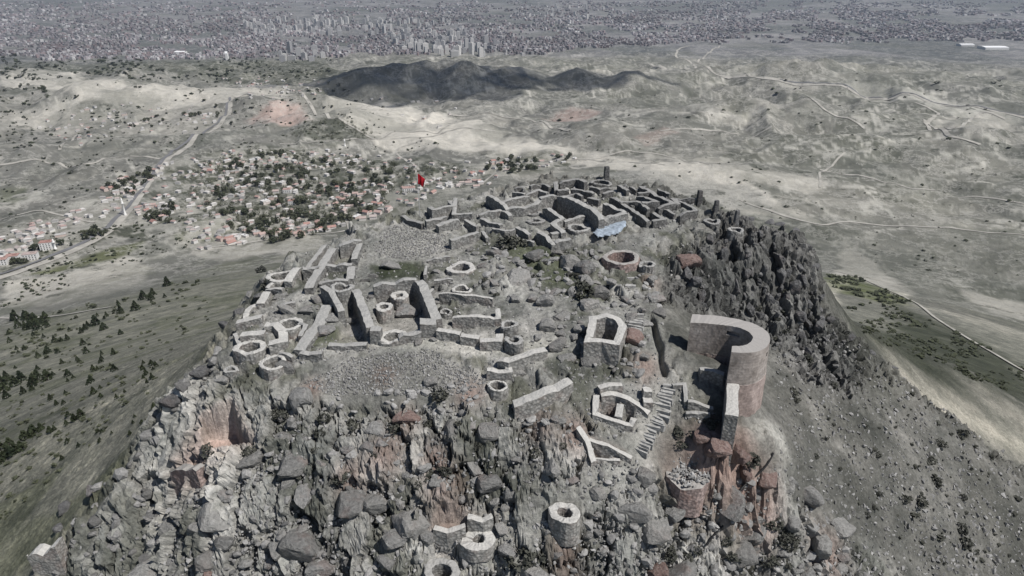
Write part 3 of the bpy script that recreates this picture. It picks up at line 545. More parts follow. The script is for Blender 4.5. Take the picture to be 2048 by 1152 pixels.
RUINS = [
 ("ruined_room","big walled room on the left with two ring cisterns inside",'g',[([(746,567),(790,560),(832,553)],2.6,1.3),([(834,556),(845,566),(858,600),(873,637)],2.4,1.8),([(840,643),(872,641)],2.6,2.2),
   ([(710,575),(727,614),(740,650)],2.4,1.5),([(741,656),(762,656)],2.6,1.9),([(797,671),(842,662)],1.4,1.4)]),
 ("ruined_room","narrow sunken room with slanting dark wall left of the big walled room",'g',[([(645,573),(663,583),(682,614)],2.8,1.3),([(654,612),(645,630),(620,668),(599,701)],.9,2.3),([(600,705),(645,705)],1.0,1.0),([(657,688),(700,687),(734,687)],.7,1.2)]),
 ("ruined_room","roofless green-floored room at the upper left rim",'g',[([(667,493),(642,532),(617,574)],1.6,1.8),([(678,488),(722,479)],2.0,1.2),([(719,484),(708,518)],1.7,1.2),([(704,535),(699,556)],1.5,1.5),([(647,529),(704,527)],1.5,1.2),
   ([(638,561),(697,560)],1.2,1.2),([(653,491),(632,512),(612,533)],1.4,1.1),([(606,537),(638,534)],1.2,1.2)]),
 ("wall_stub","pale straight wall stub beside the oval cistern on the upper left rim",'w',[([(594,534),(575,560)],1.8,1.6),([(532,577),(566,577)],1.0,1.0),([(545,565),(534,575)],.9,1.0)]),
 ("ruined_room","open horseshoe ruin on the outer left rim",'w',[([(534,584),(521,606)],1.3,1.5),([(512,606),(495,617),(491,634)],1.0,1.2),([(473,644),(524,631)],1.2,1.6),([(482,669),(530,663)],1.2,1.6)]),
 ("angled_wall","angled wall below the large round cistern on the left rim",'w',[([(530,646),(549,645),(566,662),(567,680),(538,687)],1.6,1.6)]),
 ("long_wall","long thin white-topped wall right of the big walled room",'w',[([(878,583),(924,589),(986,595)],1.9,.7)]),
 ("corner_wall","white L-shaped wall corner in front of the long thin wall",'w',[([(905,631),(950,632),(997,632),(995,614)],1.8,.9)]),
 ("stepped_wall","stepped white wall leading from the big room to the wells",'w',[([(874,659),(900,662),(921,665)],1.6,1.3),([(922,670),(959,674)],1.5,1.3),([(960,680),(998,679),(999,668)],1.7,1.4)]),
 ("bent_wall","bent white wall above the thin-rimmed cistern",'w',[([(998,712),(1018,721),(1057,707),(1092,694)],1.8,1.4),([(974,739),(1018,738),(1016,724)],1.4,1.1)]),
 ("curved_wall","long curved wall with broad white top on the front slope",'w',[([(1027,803),(1062,794),(1101,777),(1142,756)],2.2,1.8)]),
 ("square_tower","square tower stump with open dark shaft beside the carved shadow strip",'w',[([(1186,635),(1213,631),(1236,639),(1246,653),(1233,687),(1204,681),(1177,681)],3.2,1.5,True)]),
 ("double_chamber","twin sunken chambers framed by white walls beside the stone stairs",'w',[([(1193,788),(1191,825),(1226,840),(1262,849),(1269,832)],.6,1.0),([(1202,788),(1232,784),(1257,797),(1282,809),(1299,823)],.7,1.1),([(1241,808),(1237,834)],.5,1.2),
   ([(1197,775),(1220,769),(1244,767)],.9,1.2),([(1286,778),(1303,778)],1.6,1.4),([(1287,799),(1305,800)],1.4,1.4)]),
 ("triangular_ruin","triangular pink-floored enclosure at the foot of the stone stairs",'w',[([(1179,877),(1217,891),(1253,908),(1264,914)],.7,.8),([(1156,853),(1175,882),(1188,922)],.9,.9),([(1190,916),(1240,920)],.5,.5)]),
 ("low_wall","low curved retaining wall inside the open side of the bastion",'g',[([(1400,738),(1420,738),(1448,748)],1.6,1.2)]),
 ("small_ruin","low grey room outlines between the carved shadow strip and the bastion",'g',[([(1345,769),(1369,768),(1373,802)],.8,.7),([(1376,803),(1427,812)],.9,.8),([(1372,822),(1420,828)],.6,.8)]),
 ("masonry_block","large pale masonry block at the bottom left rim",'w',[([(62,1100),(118,1083)],4.5,2.2)]),
 ("masonry_stump","patch of old reddish masonry below the cave mouth",'r',[([(346,936),(372,930),(400,930)],2.4,1.8)]),
 ("pit_rim","pale plastered rim around the pink pit on the front slope",'w',[([(935,1030),(965,1040),(985,1030)],.7,1.0),([(868,1054),(895,1062),(930,1051)],.6,1.0)]),
 ("rear_wall","short pale double wall at the far left of the rear ruins",'g',[([(851,442),(892,433)],1.9,1.3),([(874,449),(917,437)],1.9,1.5)]),
 ("rear_wall","pale angled wall in front of the rear courtyard",'g',[([(900,481),(930,471),(957,463)],2.0,1.2)]),
 ("ruined_room","small U-shaped room behind the gravel mound",'g',[([(857,409),(867,422),(907,411),(899,397)],2.0,1.1),([(911,392),(908,427),(945,428)],1.9,1.1)]),
 ("mossy_wall","greenish broken wall at the top of the gravel mound",'d',[([(804,431),(826,440),(845,446)],1.4,1.0)]),
 ("ruined_hall","front courtyard of the rear ruins with low broken walls",'g',[([(958,427),(1005,419),(1021,430)],1.8,1.1),([(962,435),(982,443),(1003,451)],1.7,1.0),([(1034,454),(1060,467)],1.6,1.0),([(1076,463),(1095,472),(1108,485)],1.8,1.1),([(1110,483),(1141,478)],1.7,1.3),
   ([(1101,467),(1128,460)],1.3,1.2),([(1089,413),(1125,435)],2.2,1.2),([(1124,437),(1107,446),(1128,462)],1.8,1.2),([(1128,441),(1168,431)],1.6,1.0)]),
 ("ruined_hall","deep hall of the rear ruins with the tallest dark wall",'g',[([(1118,386),(1157,403),(1186,419),(1204,437)],3.3,1.5),([(1206,437),(1243,427),(1253,424)],2.4,1.4),([(1209,405),(1251,422)],2.4,1.2),([(1080,394),(1116,387)],2.8,1.2),([(1016,415),(1045,414),(1072,408),(1080,398)],2.2,1.3)]),
 ("ruined_rooms_block","left rooms of the rear ruins with black shaded side",'g',[([(975,389),(999,402),(1016,413)],2.8,1.2),([(1004,402),(1030,396),(1057,389)],2.2,1.2),([(1026,383),(1050,387)],1.8,1.0),([(1052,386),(1078,380),(1095,386)],1.8,1.0)]),
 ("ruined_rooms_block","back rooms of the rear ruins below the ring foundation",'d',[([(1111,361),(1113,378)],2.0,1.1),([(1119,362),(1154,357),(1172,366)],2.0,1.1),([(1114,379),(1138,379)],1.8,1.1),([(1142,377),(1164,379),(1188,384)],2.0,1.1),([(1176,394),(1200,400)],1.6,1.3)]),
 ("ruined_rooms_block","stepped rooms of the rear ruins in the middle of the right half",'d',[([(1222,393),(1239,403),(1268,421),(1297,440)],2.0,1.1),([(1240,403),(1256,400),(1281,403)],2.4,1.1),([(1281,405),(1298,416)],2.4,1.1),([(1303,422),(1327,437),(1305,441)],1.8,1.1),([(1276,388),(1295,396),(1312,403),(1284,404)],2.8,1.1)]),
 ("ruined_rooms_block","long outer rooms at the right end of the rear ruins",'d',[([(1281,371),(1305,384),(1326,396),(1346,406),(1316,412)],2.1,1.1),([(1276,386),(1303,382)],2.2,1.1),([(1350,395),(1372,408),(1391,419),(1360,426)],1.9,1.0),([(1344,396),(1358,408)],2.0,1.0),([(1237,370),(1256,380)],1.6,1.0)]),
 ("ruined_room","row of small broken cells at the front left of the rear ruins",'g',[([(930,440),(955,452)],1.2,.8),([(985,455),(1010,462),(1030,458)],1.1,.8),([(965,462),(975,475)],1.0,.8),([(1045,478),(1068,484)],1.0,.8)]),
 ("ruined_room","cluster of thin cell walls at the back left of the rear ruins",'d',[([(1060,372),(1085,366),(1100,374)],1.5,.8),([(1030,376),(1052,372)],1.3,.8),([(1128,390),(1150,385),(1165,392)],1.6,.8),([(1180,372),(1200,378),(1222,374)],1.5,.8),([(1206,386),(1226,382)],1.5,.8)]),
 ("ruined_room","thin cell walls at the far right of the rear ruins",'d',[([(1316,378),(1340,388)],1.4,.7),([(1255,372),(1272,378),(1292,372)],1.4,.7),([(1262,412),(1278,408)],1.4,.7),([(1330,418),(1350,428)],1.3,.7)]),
 ("ruined_room","broken terrace walls between the flat oval cistern and the big walled room",'g',[([(852,590),(866,578)],.9,.7),([(850,548),(852,532)],.8,.6),([(868,560),(905,556)],.7,.7),([(855,520),(900,512)],.7,.7)]),
 ("ruined_room","low broken walls along the left terrace above the pebble field",'g',[([(560,610),(590,602)],.9,.8),([(590,640),(612,650),(600,670)],.9,.8),([(470,668),(480,690)],.8,.8),([(515,660),(505,678)],.8,.8),([(560,705),(585,712)],.7,.8)]),
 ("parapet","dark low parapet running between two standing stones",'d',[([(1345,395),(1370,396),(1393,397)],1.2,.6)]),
]
sd = 0
for name, lab, mk, walls in RUINS:
    c = hit(*np.mean([p for w in walls for p in w[0]], 0))[0]
    e = empty(name, c, lab, "ruin" if name not in ("long_wall","curved_wall","stepped_wall","bent_wall","corner_wall","angled_wall","wall_stub","rear_wall","mossy_wall","low_wall","parapet") else "wall")
    for w in walls:
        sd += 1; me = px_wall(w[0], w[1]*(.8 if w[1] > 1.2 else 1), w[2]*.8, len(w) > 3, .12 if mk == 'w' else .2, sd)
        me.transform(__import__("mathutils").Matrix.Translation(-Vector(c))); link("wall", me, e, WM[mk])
# cisterns: rim ring with an inner shaft and dark floor
def ring_mesh(R, hs, h, st, seed):
    r = np.random.default_rng(seed); n = 36; a = np.arange(n)*2*math.pi/n
    ecc = 1+.07*np.cos(2*a+r.uniform(0, 6))+.05*np.cos(3*a+r.uniform(0, 6))+.02*np.cos(7*a+r.uniform(0, 6)); v = []; f = []
    for rad, z, jz in ((R*1.06, -h-1.4, 0), (R*1.02, -h*.5, .03), (R, -.05, .05), (R*.9, .0, .05), (R*(hs+.06), 0, .04), (R*hs, -.08, .03), (R*hs*1.02, -1.2, 0), (R*hs*1.04, -h-2.7, 0)):
        k = ecc*rad*(1+r.normal(0, .018, n)); nt_ = np.exp(-((np.angle(np.exp(1j*(a-seed*1.7))))/.35)**2)*(.25+.5*((seed*7) % 5)/5.); zz = z+.8*r.normal(0, jz+1e-6, n)+.07*np.sin(2*a+seed)-nt_*(z > -.3)*min(1, .3+h*.6)
        v += list(zip(k*np.cos(a)*st, k*np.sin(a), zz))
    for i in range(7):
        for j in range(n): f.append((i*n+j, i*n+(j+1) % n, (i+1)*n+(j+1) % n, (i+1)*n+j))
    return mesh("rim", v, f)
for k, (q, R, hs, hh, st, mk, lab) in enumerate(cist):
    o = link("cistern", ring_mesh(R, hs, hh, st, 400+k), None, WM[mk], q); tag(o, lab, "cistern", "round cisterns on the hilltop")
sq = hit(1378, 948, 2.4)[0]
tag(link("round_stump", ring_mesh(2.5, .06, 3.2, 1.15, 446), None, M_WALLR, sq), "broad round reddish masonry stump below the bastion terrace", "ruin"); STUMP = bpy.data.objects["round_stump"]
# ------------------------------------------------------------------ bastion
ZT = 2.4; ZM = -2.4
outer = [(1385,628),(1418,630),(1449,633),(1491,641),(1513,649),(1528,657),(1540,670),(1541,682),(1534,694),(1518,703),(1497,706),(1480,706),(1463,704)]
inner = [(1381,645),(1415,647),(1449,650),(1470,653),(1484,657),(1494,661),(1502,667),(1507,675),(1503,683),(1497,688),(1488,691),(1476,692),(1464,692)]
def plan(p): return np.array([at_z(a, b, ZT)[:2] for a, b in p])
def resample(p, n):
    d = np.concatenate([[0], np.cumsum(np.linalg.norm(np.diff(p, axis=0), axis=1))]); t = np.linspace(0, d[-1], n)
    for _ in range(1): p = np.column_stack([np.interp(t, d, p[:, 0]), np.interp(t, d, p[:, 1])])
    for _ in range(3): p[1:-1] = .25*p[:-2]+.5*p[1:-1]+.25*p[2:]
    return p
po = resample(plan(outer), 49); pi_ = resample(plan(inner), 49); mid = (po+pi_)/2; cen2 = np.array([mid[:, 0].mean(), mid[:, 1].mean()])
def shell(z0, z1, b0, b1, name, levels, seed, rough):
    r = np.random.default_rng(seed); n = len(po); out = po-pi_; out /= np.linalg.norm(out, axis=1)[:, None]; v = []; f = []
    for s, base in ((0, po), (1, pi_)):
        for l in range(levels+1):
            u = l/levels; zz = z0+(z1-z0)*u; off = (b0+(b1-b0)*u) if s == 0 else .0
            pp = base+out*off+(r.normal(0, rough, (n, 2)))
            v += [(x, y, (zz if np.isscalar(zz) else zz[i])+(r.normal(0, .02) if l == levels else 0)) for i, (x, y) in enumerate(pp)]
    L = levels+1
    for s in (0, 1):
        for l in range(levels):
            for i in range(n-1):
                q = [s*L*n+l*n+i, s*L*n+l*n+i+1, s*L*n+(l+1)*n+i+1, s*L*n+(l+1)*n+i]; f.append(q if s == 1 else q[::-1])
    for i in range(n-1):
        f.append([levels*n+i, levels*n+i+1, L*n+levels*n+i+1, L*n+levels*n+i]); f.append([i, i+1, L*n+i+1, L*n+i][::-1])
    for i in (0, n-1):
        f.append([l*n+i for l in range(L)]+[L*n+l*n+i for l in range(L)][::-1])
    me = mesh(name, v, f); bm = bmesh.new(); bm.from_mesh(me); bmesh.ops.recalc_face_normals(bm, faces=bm.faces); bm.to_mesh(me); bm.free(); return me
zb = np.minimum(ZG(po[:, 0], po[:, 1]), ZG(mid[:, 0], mid[:, 1]))-2.5
zmid = np.maximum(ZM, np.minimum(ZG(pi_[:, 0], pi_[:, 1]), ZT-1.5)*0+ZM)
bastion = empty("bastion", (cen2[0], cen2[1], -6.0), "tall curved stone bastion at the right edge of the hilltop", "tower")
MT = lambda: __import__("mathutils").Matrix.Translation(-Vector((cen2[0], cen2[1], -6.0)))
def smoothwall(name, c, top):
    m, nt, b = mat(name); geo = N(nt, "ShaderNodeNewGeometry"); pos = geo.outputs["Position"]
    br = N(nt, "ShaderNodeTexVoronoi"); br.inputs["Scale"].default_value = 3.2; nt.links.new(pos, br.inputs["Vector"])
    f1 = noise(nt, pos, 1.2, 6, .65); cc = mix(nt, 'MULTIPLY', 1.0, c, ramp(nt, f1, [(.3, g(.75)), (.7, g(1.25))]))
    cc = mix(nt, 'MULTIPLY', 1.0, cc, ramp(nt, br.outputs["Color"], [(.1, g(.85)), (.9, g(1.12))]))
    wv_ = N(nt, "ShaderNodeTexWave", bands_direction='Z'); wv_.inputs["Scale"].default_value = .75; wv_.inputs["Distortion"].default_value = 1.2; wv_.inputs["Detail"].default_value = 3; nt.links.new(pos, wv_.inputs["Vector"])
    cc = mix(nt, 'MULTIPLY', 1.0, cc, ramp(nt, wv_.outputs["Color"], [(.05, g(.9)), (.3, g(1.0))])); cc = mix(nt, 'MULTIPLY', 1.0, cc, ramp(nt, noise(nt, pos, .35, 5, .65), [(.35, (.72,.7,.68)), (.65, (1.2,1.2,1.2))]))
    sx = N(nt, "ShaderNodeSeparateXYZ"); nt.links.new(geo.outputs["True Normal"], sx.inputs[0])
    cc = mix(nt, 'MIX', ramp(nt, sx.outputs[2], [(.75, g(0)), (.88, g(1))]), cc, top)
    nt.links.new(cc, b.inputs["Base Color"]); bump(nt, b, br.outputs["Distance"], .35, .06); return m
M_BAST = smoothwall("restored_ashlar", (.3,.272,.252), (.34,.325,.308)); M_BASTL = smoothwall("old_pinkish_masonry", (.31,.255,.235), (.4,.35,.33))
me = shell(ZM, ZT, .22, 0, "upper_wall", 6, 1, .012); me.transform(MT()); up = link("upper_wall", me, bastion, M_BAST); up["label"] = "smooth restored upper wall of the bastion"
me = shell(zb, ZM-.003, .5, .26, "lower_wall", 6, 2, .035); me.transform(MT()); lo = link("lower_wall", me, bastion, M_BASTL); lo["label"] = "old pinkish lower masonry of the bastion"
def cut_hole(obj, center, size, rz):
    bm = bmesh.new(); bmesh.ops.create_cube(bm, size=1); m2 = bpy.data.meshes.new("cut"); bm.to_mesh(m2); bm.free()
    c = bpy.data.objects.new("cut", m2); COL.objects.link(c); c.location = center; c.scale = size; c.rotation_euler = (0, 0, rz)
    md = obj.modifiers.new("cut", 'BOOLEAN'); md.object = c; md.operation = 'DIFFERENCE'; md.solver = 'EXACT'
    bpy.context.view_layer.update(); dg = bpy.context.evaluated_depsgraph_get(); nm = bpy.data.meshes.new_from_object(obj.evaluated_get(dg))
    obj.modifiers.clear(); obj.data = nm; bpy.data.objects.remove(c)
bpy.context.view_layer.update()
def wall_point(i, side, z): p = (po if side else pi_)[i]; return (p[0], p[1], z)
def wall_rot(i): d = mid[min(i+1, 48)]-mid[max(i-1, 0)]; return math.atan2(d[1], d[0])
iw = 20; cut_hole(up, wall_point(iw, 0, ZT-1.15), (1.7, .9, .62), wall_rot(iw))
iw = 34; cut_hole(up, wall_point(iw, 1, ZT-1.5), (.55, 1.2, .75), wall_rot(iw))
a0 = at_z(1466, 767, -2.2); a1 = at_z(1464, 831, -2.4)
me = wall_mesh(np.array([a0[:2], a1[:2]]), np.array([-2.2, -2.4]), 1.55, False, .01, 1.5, 77)
link("buttress_wall", me, None, M_WALL); tag(bpy.data.objects["buttress_wall"], "straight white-topped buttress wall running forward from the bastion", "wall")
# ------------------------------------------------------------------ stone stairs
def box(sx, sy, sz, r=None, j=.03):
    v = np.array([(x*sx/2, y*sy/2, z*sz) for z in (0, 1) for y in (-1, 1) for x in (-1, 1)], float)
    if r is not None: v += r.normal(0, j, v.shape)
    return v, [(0,2,3,1),(4,5,7,6),(0,1,5,4),(2,6,7,3),(0,4,6,2),(1,3,7,5)]
def stairs(name, path, nstep, width, dep, lab):
    a = np.array(path, float); q = hit(a[:, 0], a[:, 1]); d = np.concatenate([[0], np.cumsum(np.linalg.norm(np.diff(q[:, :2], axis=0), axis=1))]); t = np.linspace(0, d[-1], nstep)
    x = np.interp(t, d, q[:, 0]); y = np.interp(t, d, q[:, 1]); e = empty(name, (x[0], y[0], ZG(x[:1], y[:1])[0]), lab, "stairs"); r = np.random.default_rng(3)
    tx = np.gradient(x); ty = np.gradient(y)
    for i in range(nstep):
        v, f = box(width*r.uniform(.65, 1.1), dep*r.uniform(.8, 1.1), .9, r, .05); o = link("step", mesh("step", v, f), e, M_STEP)
        z = ZG(x[i:i+1], y[i:i+1])[0]; o.location = Vector((x[i], y[i], z-.55))-e.location; o.rotation_euler = (0, 0, math.atan2(ty[i], tx[i])+math.pi/2+r.normal(0, .12)); o.location += Vector((r.normal(0, .12), r.normal(0, .06), r.normal(0, .05)))
M_STEP = plain_material("step_stone", (.33,.326,.312), .35, 2.0)
stairs("stone_stairs", [(1337,776),(1331,806),(1318,838),(1300,872),(1281,905)], 22, 2.1, .42, "long flight of pale stone steps descending past the twin chambers")
stairs("stone_stairs", [(1263,560),(1264,582)], 5, 1.9, .38, "short flight of pale steps below the small round cistern")
stairs("stone_stairs", [(1278,633),(1272,662)], 6, 2.2, .4, "worn rough steps right of the square tower stump")
# ------------------------------------------------------------------ rocks
def rock_mesh(seed, sub=2, rough=.1, cuts=13):
    r = np.random.default_rng(seed); bm = bmesh.new(); bmesh.ops.create_icosphere(bm, subdivisions=sub, radius=1)
    nrm = r.normal(size=(cuts, 3)); nrm /= np.linalg.norm(nrm, axis=1)[:, None]; dd = r.uniform(.5, .85, cuts)
    ph = r.uniform(0, 6, (4, 3)); fr = r.uniform(1.5, 5, (4, 3))
    for v in bm.verts:
        p = np.array(v.co); p = p/(np.abs(p)**5).sum()**.2*.8
        for k in range(cuts):
            s = p@nrm[k]-dd[k]
            if s > 0: p -= nrm[k]*s*.93
        p *= 1+rough*np.sin(p*fr[0]+ph[0]).sum()*.5+r.normal(0, rough*.25)
        v.co = p
    me = bpy.data.meshes.new("boulder"); bm.to_mesh(me); bm.free(); return me
ROCKS = [rock_mesh(900+i, 3, .1) for i in range(16)]
def rock_set(m): 
    out = []
    for me in ROCKS: c = me.copy(); c.materials.clear(); c.materials.append(m); out.append(c)
    return out
RS = {'g': rock_set(M_ROCK), 'd': rock_set(M_DARKROCK), 'r': rock_set(M_REDROCK), 'p': rock_set(M_PALEROCK)}
rr_ = random.Random(5)
def put_rock(name, px, py, wpx, hpx, kind='g', rot=None, sink=.35, parent=None, variant=None, flat=.75, big=False):
    q = hit(px, py)[0]; D = np.linalg.norm(q-CAM); s = wpx/FPX*D/2; hgt = hpx/FPX*D/2
    o = bpy.data.objects.new(name, RS[kind][variant if variant is not None else (rr_.randrange(0, 6) if big else rr_.randrange(16))]); COL.objects.link(o)
    z = ZG(q[0:1], q[1:2])[0]
    if parent is not None: o.parent = parent
    o.scale = (s*1.12, max(hgt, s*.5)*1.15, max(hgt, .4*s)*flat*1.1); o.rotation_euler = (rr_.gauss(0, .22), rr_.gauss(0, .22), rot if rot is not None else rr_.gauss(.25, .4))
    o.location = (q[0], q[1], z+o.scale[2]*(.5-sink)*1.0); return o
BIG = [(1418,905,24,40,'r',.1,"slim reddish rock pillar left of the other pillars"),(1488,945,22,44,'r',.2,"low reddish rock pillar behind the black hose"),(1035,558,66,54,'p',.2,"broad pale boulder in the middle of the hilltop"),(1092,607,42,40,'p',.1,"rounded boulder just below the broad pale boulder"),(1135,528,36,70,'p',.5,"long tilted slab boulder beside the green hollow"),
 (1168,545,30,60,'g',.5,"narrow dark slab leaning behind the tilted slab"),(1200,588,40,44,'p',.2,"pale split boulder below the horseshoe pit"),(1172,568,26,24,'p',0,"small pale boulder between the two leaning slabs"),
 (1030,602,20,26,'p',.3,"upright pale stone left of the rounded boulder"),(1065,600,24,24,'g',0,"grey stone touching the rounded boulder"),(1095,655,40,46,'p',.1,"rough pale boulder above the bent white wall"),
 (618,622,40,22,'p',.1,"flat white slab lying beside the walkway on the left rim"),(575,624,46,24,'p',.2,"flat pale boulder behind the large round cistern"),(560,592,34,16,'p',.1,"low pale rock below the oval cistern"),
 (665,640,30,24,'p',.2,"smooth boulder in the narrow sunken room"),(697,628,26,22,'p',0,"smaller smooth boulder in the narrow sunken room"),(812,612,50,40,'g',.3,"flat grey rock slab inside the big walled room"),
 (785,535,56,18,'p',.1,"smooth flat outcrop in the grassy hollow behind the big room"),(745,552,26,18,'p',0,"squared pale stone beside the grassy hollow"),(572,735,44,36,'g',.1,"dark rounded boulder beside the broken cistern"),
 (604,800,40,64,'g',.2,"tall rounded boulder below the pebble field"),(862,765,28,30,'p',.1,"upright square stone in the pebble field"),(812,838,60,36,'r',.1,"reddish cracked boulder in the middle of the front slope"),
 (1440,895,40,46,'r',.2,"reddish rock pillar below the bastion terrace"),(1472,915,34,70,'r',.2,"tallest reddish rock pillar under the bastion"),(1405,880,36,36,'r',.1,"reddish outcrop left of the rock pillars"),
 (1360,545,26,26,'p',.3,"pale loose boulder at the foot of the red crag"),(1375,525,50,46,'r',.3,"red stained crag on the dark right shoulder"),(1265,680,50,46,'r',.2,"pinkish outcrop leaning on the square tower stump"),
 (500,910,60,40,'p',.2,"broad pale boulder right below the cave mouth"),(430,1040,70,56,'p',.2,"large rounded boulder low on the left front slope"),(600,1090,80,70,'g',.1,"big grey boulder at the bottom of the front slope"),
 (700,1020,66,60,'g',.2,"blocky grey boulder left of the pink pit"),(790,1085,60,56,'g',.3,"cracked grey boulder left of the oval cistern rim"),(1105,945,32,56,'p',.1,"upright pale slab above the tall round cistern"),(900,860,30,64,'p',.2,"thin pointed slab in the middle of the front slope"),
 (1480,1110,50,70,'p',.1,"tall rounded rock at the bottom right of the front slope"),(1640,1100,40,60,'p',.1,"rounded columnar rock near the bottom right"),(445,762,30,20,'p',0,"pale rim boulder above the cave mouth")]
for px, py, w, h, k, rot, lab in BIG:
    o = put_rock("boulder", px, py, w, h, k, rot, big=True, sink=.3); tag(o, lab, "boulder", "large boulders on the hilltop")
def clear(x, y, pad=1.0):
    k = np.ones(x.shape, bool)
    for c in CIST: k &= (x-c[0][0])**2/(c[1]*1.25*pad)**2+(y-c[0][1]-6)**2/(c[1]*1.2*pad+6)**2 > 1
    for p, d_, r_ in PITS: k &= ~inpoly(x, y, p) & (polydist(x, y, p) > 9*pad)
    for w in RUINS:
        for ww in w[3]: k &= polydist(x, y-4, ww[0], False) > 13*pad
    return k & (polydist(x, y, [(1337,776),(1331,806),(1318,838),(1300,872),(1281,905)], False) > 26)
def inpx_clear(poly, n):
    x, y = inpx(poly, n*2); k = clear(x, y); return x[k][:n], y[k][:n]
def inpx(poly, n):
    poly = np.array(poly, float); lo, hi = poly.min(0), poly.max(0); x = rng.uniform(lo[0], hi[0], n*4); y = rng.uniform(lo[1], hi[1], n*4); k = inpoly(x, y, poly); return x[k][:n], y[k][:n]
def scatter(poly, n, smin, smax, power, dmin, taken):
    poly = np.array(poly, float); lo, hi = poly.min(0), poly.max(0); out = []; tries = 0
    while len(out) < n and tries < n*40:
        tries += 1; x = rr_.uniform(lo[0], hi[0]); y = rr_.uniform(lo[1], hi[1])
        if not inpoly(np.array([x]), np.array([y]), poly)[0]: continue
        s = smin+(smax-smin)*rr_.random()**power
        if not clear(np.array([x]), np.array([y]), .8+s/60)[0]: continue
        if any((x-a)**2+(y-b)**2 < (dmin*(s+c))**2 for a, b, c in taken): continue
        out.append((x, y, s)); taken.append((x, y, s))
    return out
taken = [(b[0], b[1], b[2]*.8) for b in BIG]+[(450,850,90),(1465,800,60),(1500,740,90)]
FRONT = [(540,800),(640,830),(760,830),(900,800),(1020,830),(1180,850),(1200,930),(1290,940),(1320,1000),(1400,970),(1490,960),(1560,930),(1640,1010),(1780,1160),(290,1160),(345,985),(480,950),(545,900)]
crag = scatter(FRONT, 90, 20, 84, 2.2, .36, taken)
for x, y, s in crag:
    red = rr_.random() < .03; put_rock("boulder", x, y, s, s*rr_.uniform(.7, 1.25), 'r' if red else rr_.choice('ggp'), parent=hill, sink=.62)
PLAT = [(480,740),(560,660),(620,600),(720,560),(860,540),(930,500),(1060,480),(1180,500),(1290,520),(1330,620),(1280,760),(1180,740),(1000,740),(1120,640),(1020,560),(880,690),(640,700)]
for x, y, s in scatter(PLAT, 95, 14, 50, 1.8, .36, taken): put_rock("boulder", x, y, s, s*rr_.uniform(.6, 1.0), rr_.choice('gpp'), parent=hill, sink=.42)
CLIFF = [(1340,520),(1420,470),(1500,450),(1588,462),(1640,600),(1700,680),(1600,720),(1480,640),(1390,610)]
for x, y, s in scatter(CLIFF, 60, 9, 24, 1.4, .3, taken): put_rock("crag_rock", x, y, s*.9, s*rr_.uniform(1.0, 1.9), 'd', parent=hill, sink=.55, rot=rr_.gauss(0, .2), flat=1.0)
RIM = [(345,815,40),(400,745,36),(425,700,36),(455,655,34),(478,625,28),(520,590,26),(530,562,22),(130,1020,26),(120,1060,22),(190,985,30),(1592,465,22),(1610,500,26),(1625,540,28),(1640,590,26),(1560,450,20),(1500,440,18),(1660,640,22),(1700,670,26),(1740,705,22),(1785,735,22),(1540,447,20)]
for x, y, s in RIM: put_rock("rim_rock", x, y, s, s*.8, 'd', parent=hill, sink=.3)
def joined_crags(name, polys, spx, kinds, m, label, seed):
    r = np.random.default_rng(seed); Vs = []; Fs = []; Cs = []; off = 0; base = [rock_mesh(1200+i, 1 if i % 2 else 2, .09, 9) for i in range(8)]
    tri = [(np.array([v.co for v in b.vertices]), np.array([list(p.vertices) for p in b.polygons])) for b in base]
    for poly, n_, asp in polys:
        x, y = inpx_clear(poly, n_); q = hit(x, y); z = ZG(q[:, 0], q[:, 1]); D = np.linalg.norm(q-CAM, axis=1)
        for i in range(len(q)):
            v, f = tri[i % 8]; s = (spx[0]+(spx[1]-spx[0])*r.random()**2)/FPX*D[i]/2; a = r.uniform(0, 6.28); tl = r.normal(0, .3); v = v*s*np.array([1.2*r.uniform(.8, 1.2), r.uniform(.8, 1.2), asp*r.uniform(.7, 1.3)])
            v = np.column_stack([v[:, 0]*math.cos(a)-v[:, 1]*math.sin(a), v[:, 0]*math.sin(a)+v[:, 1]*math.cos(a), v[:, 2]+tl*v[:, 0]]); Vs.append(v+[q[i, 0], q[i, 1], z[i]+s*.1]); Fs.append(f+off); off += len(v); Cs.append(np.full((len(v), 3), r.uniform(*kinds)))
    me = fast_mesh(name, np.vstack(Vs), np.vstack(Fs), False); set_cover(me, np.vstack(Cs)*np.array([1, .985, .955])); tag(link(name, me, None, m), label, "rocks", kind="stuff")
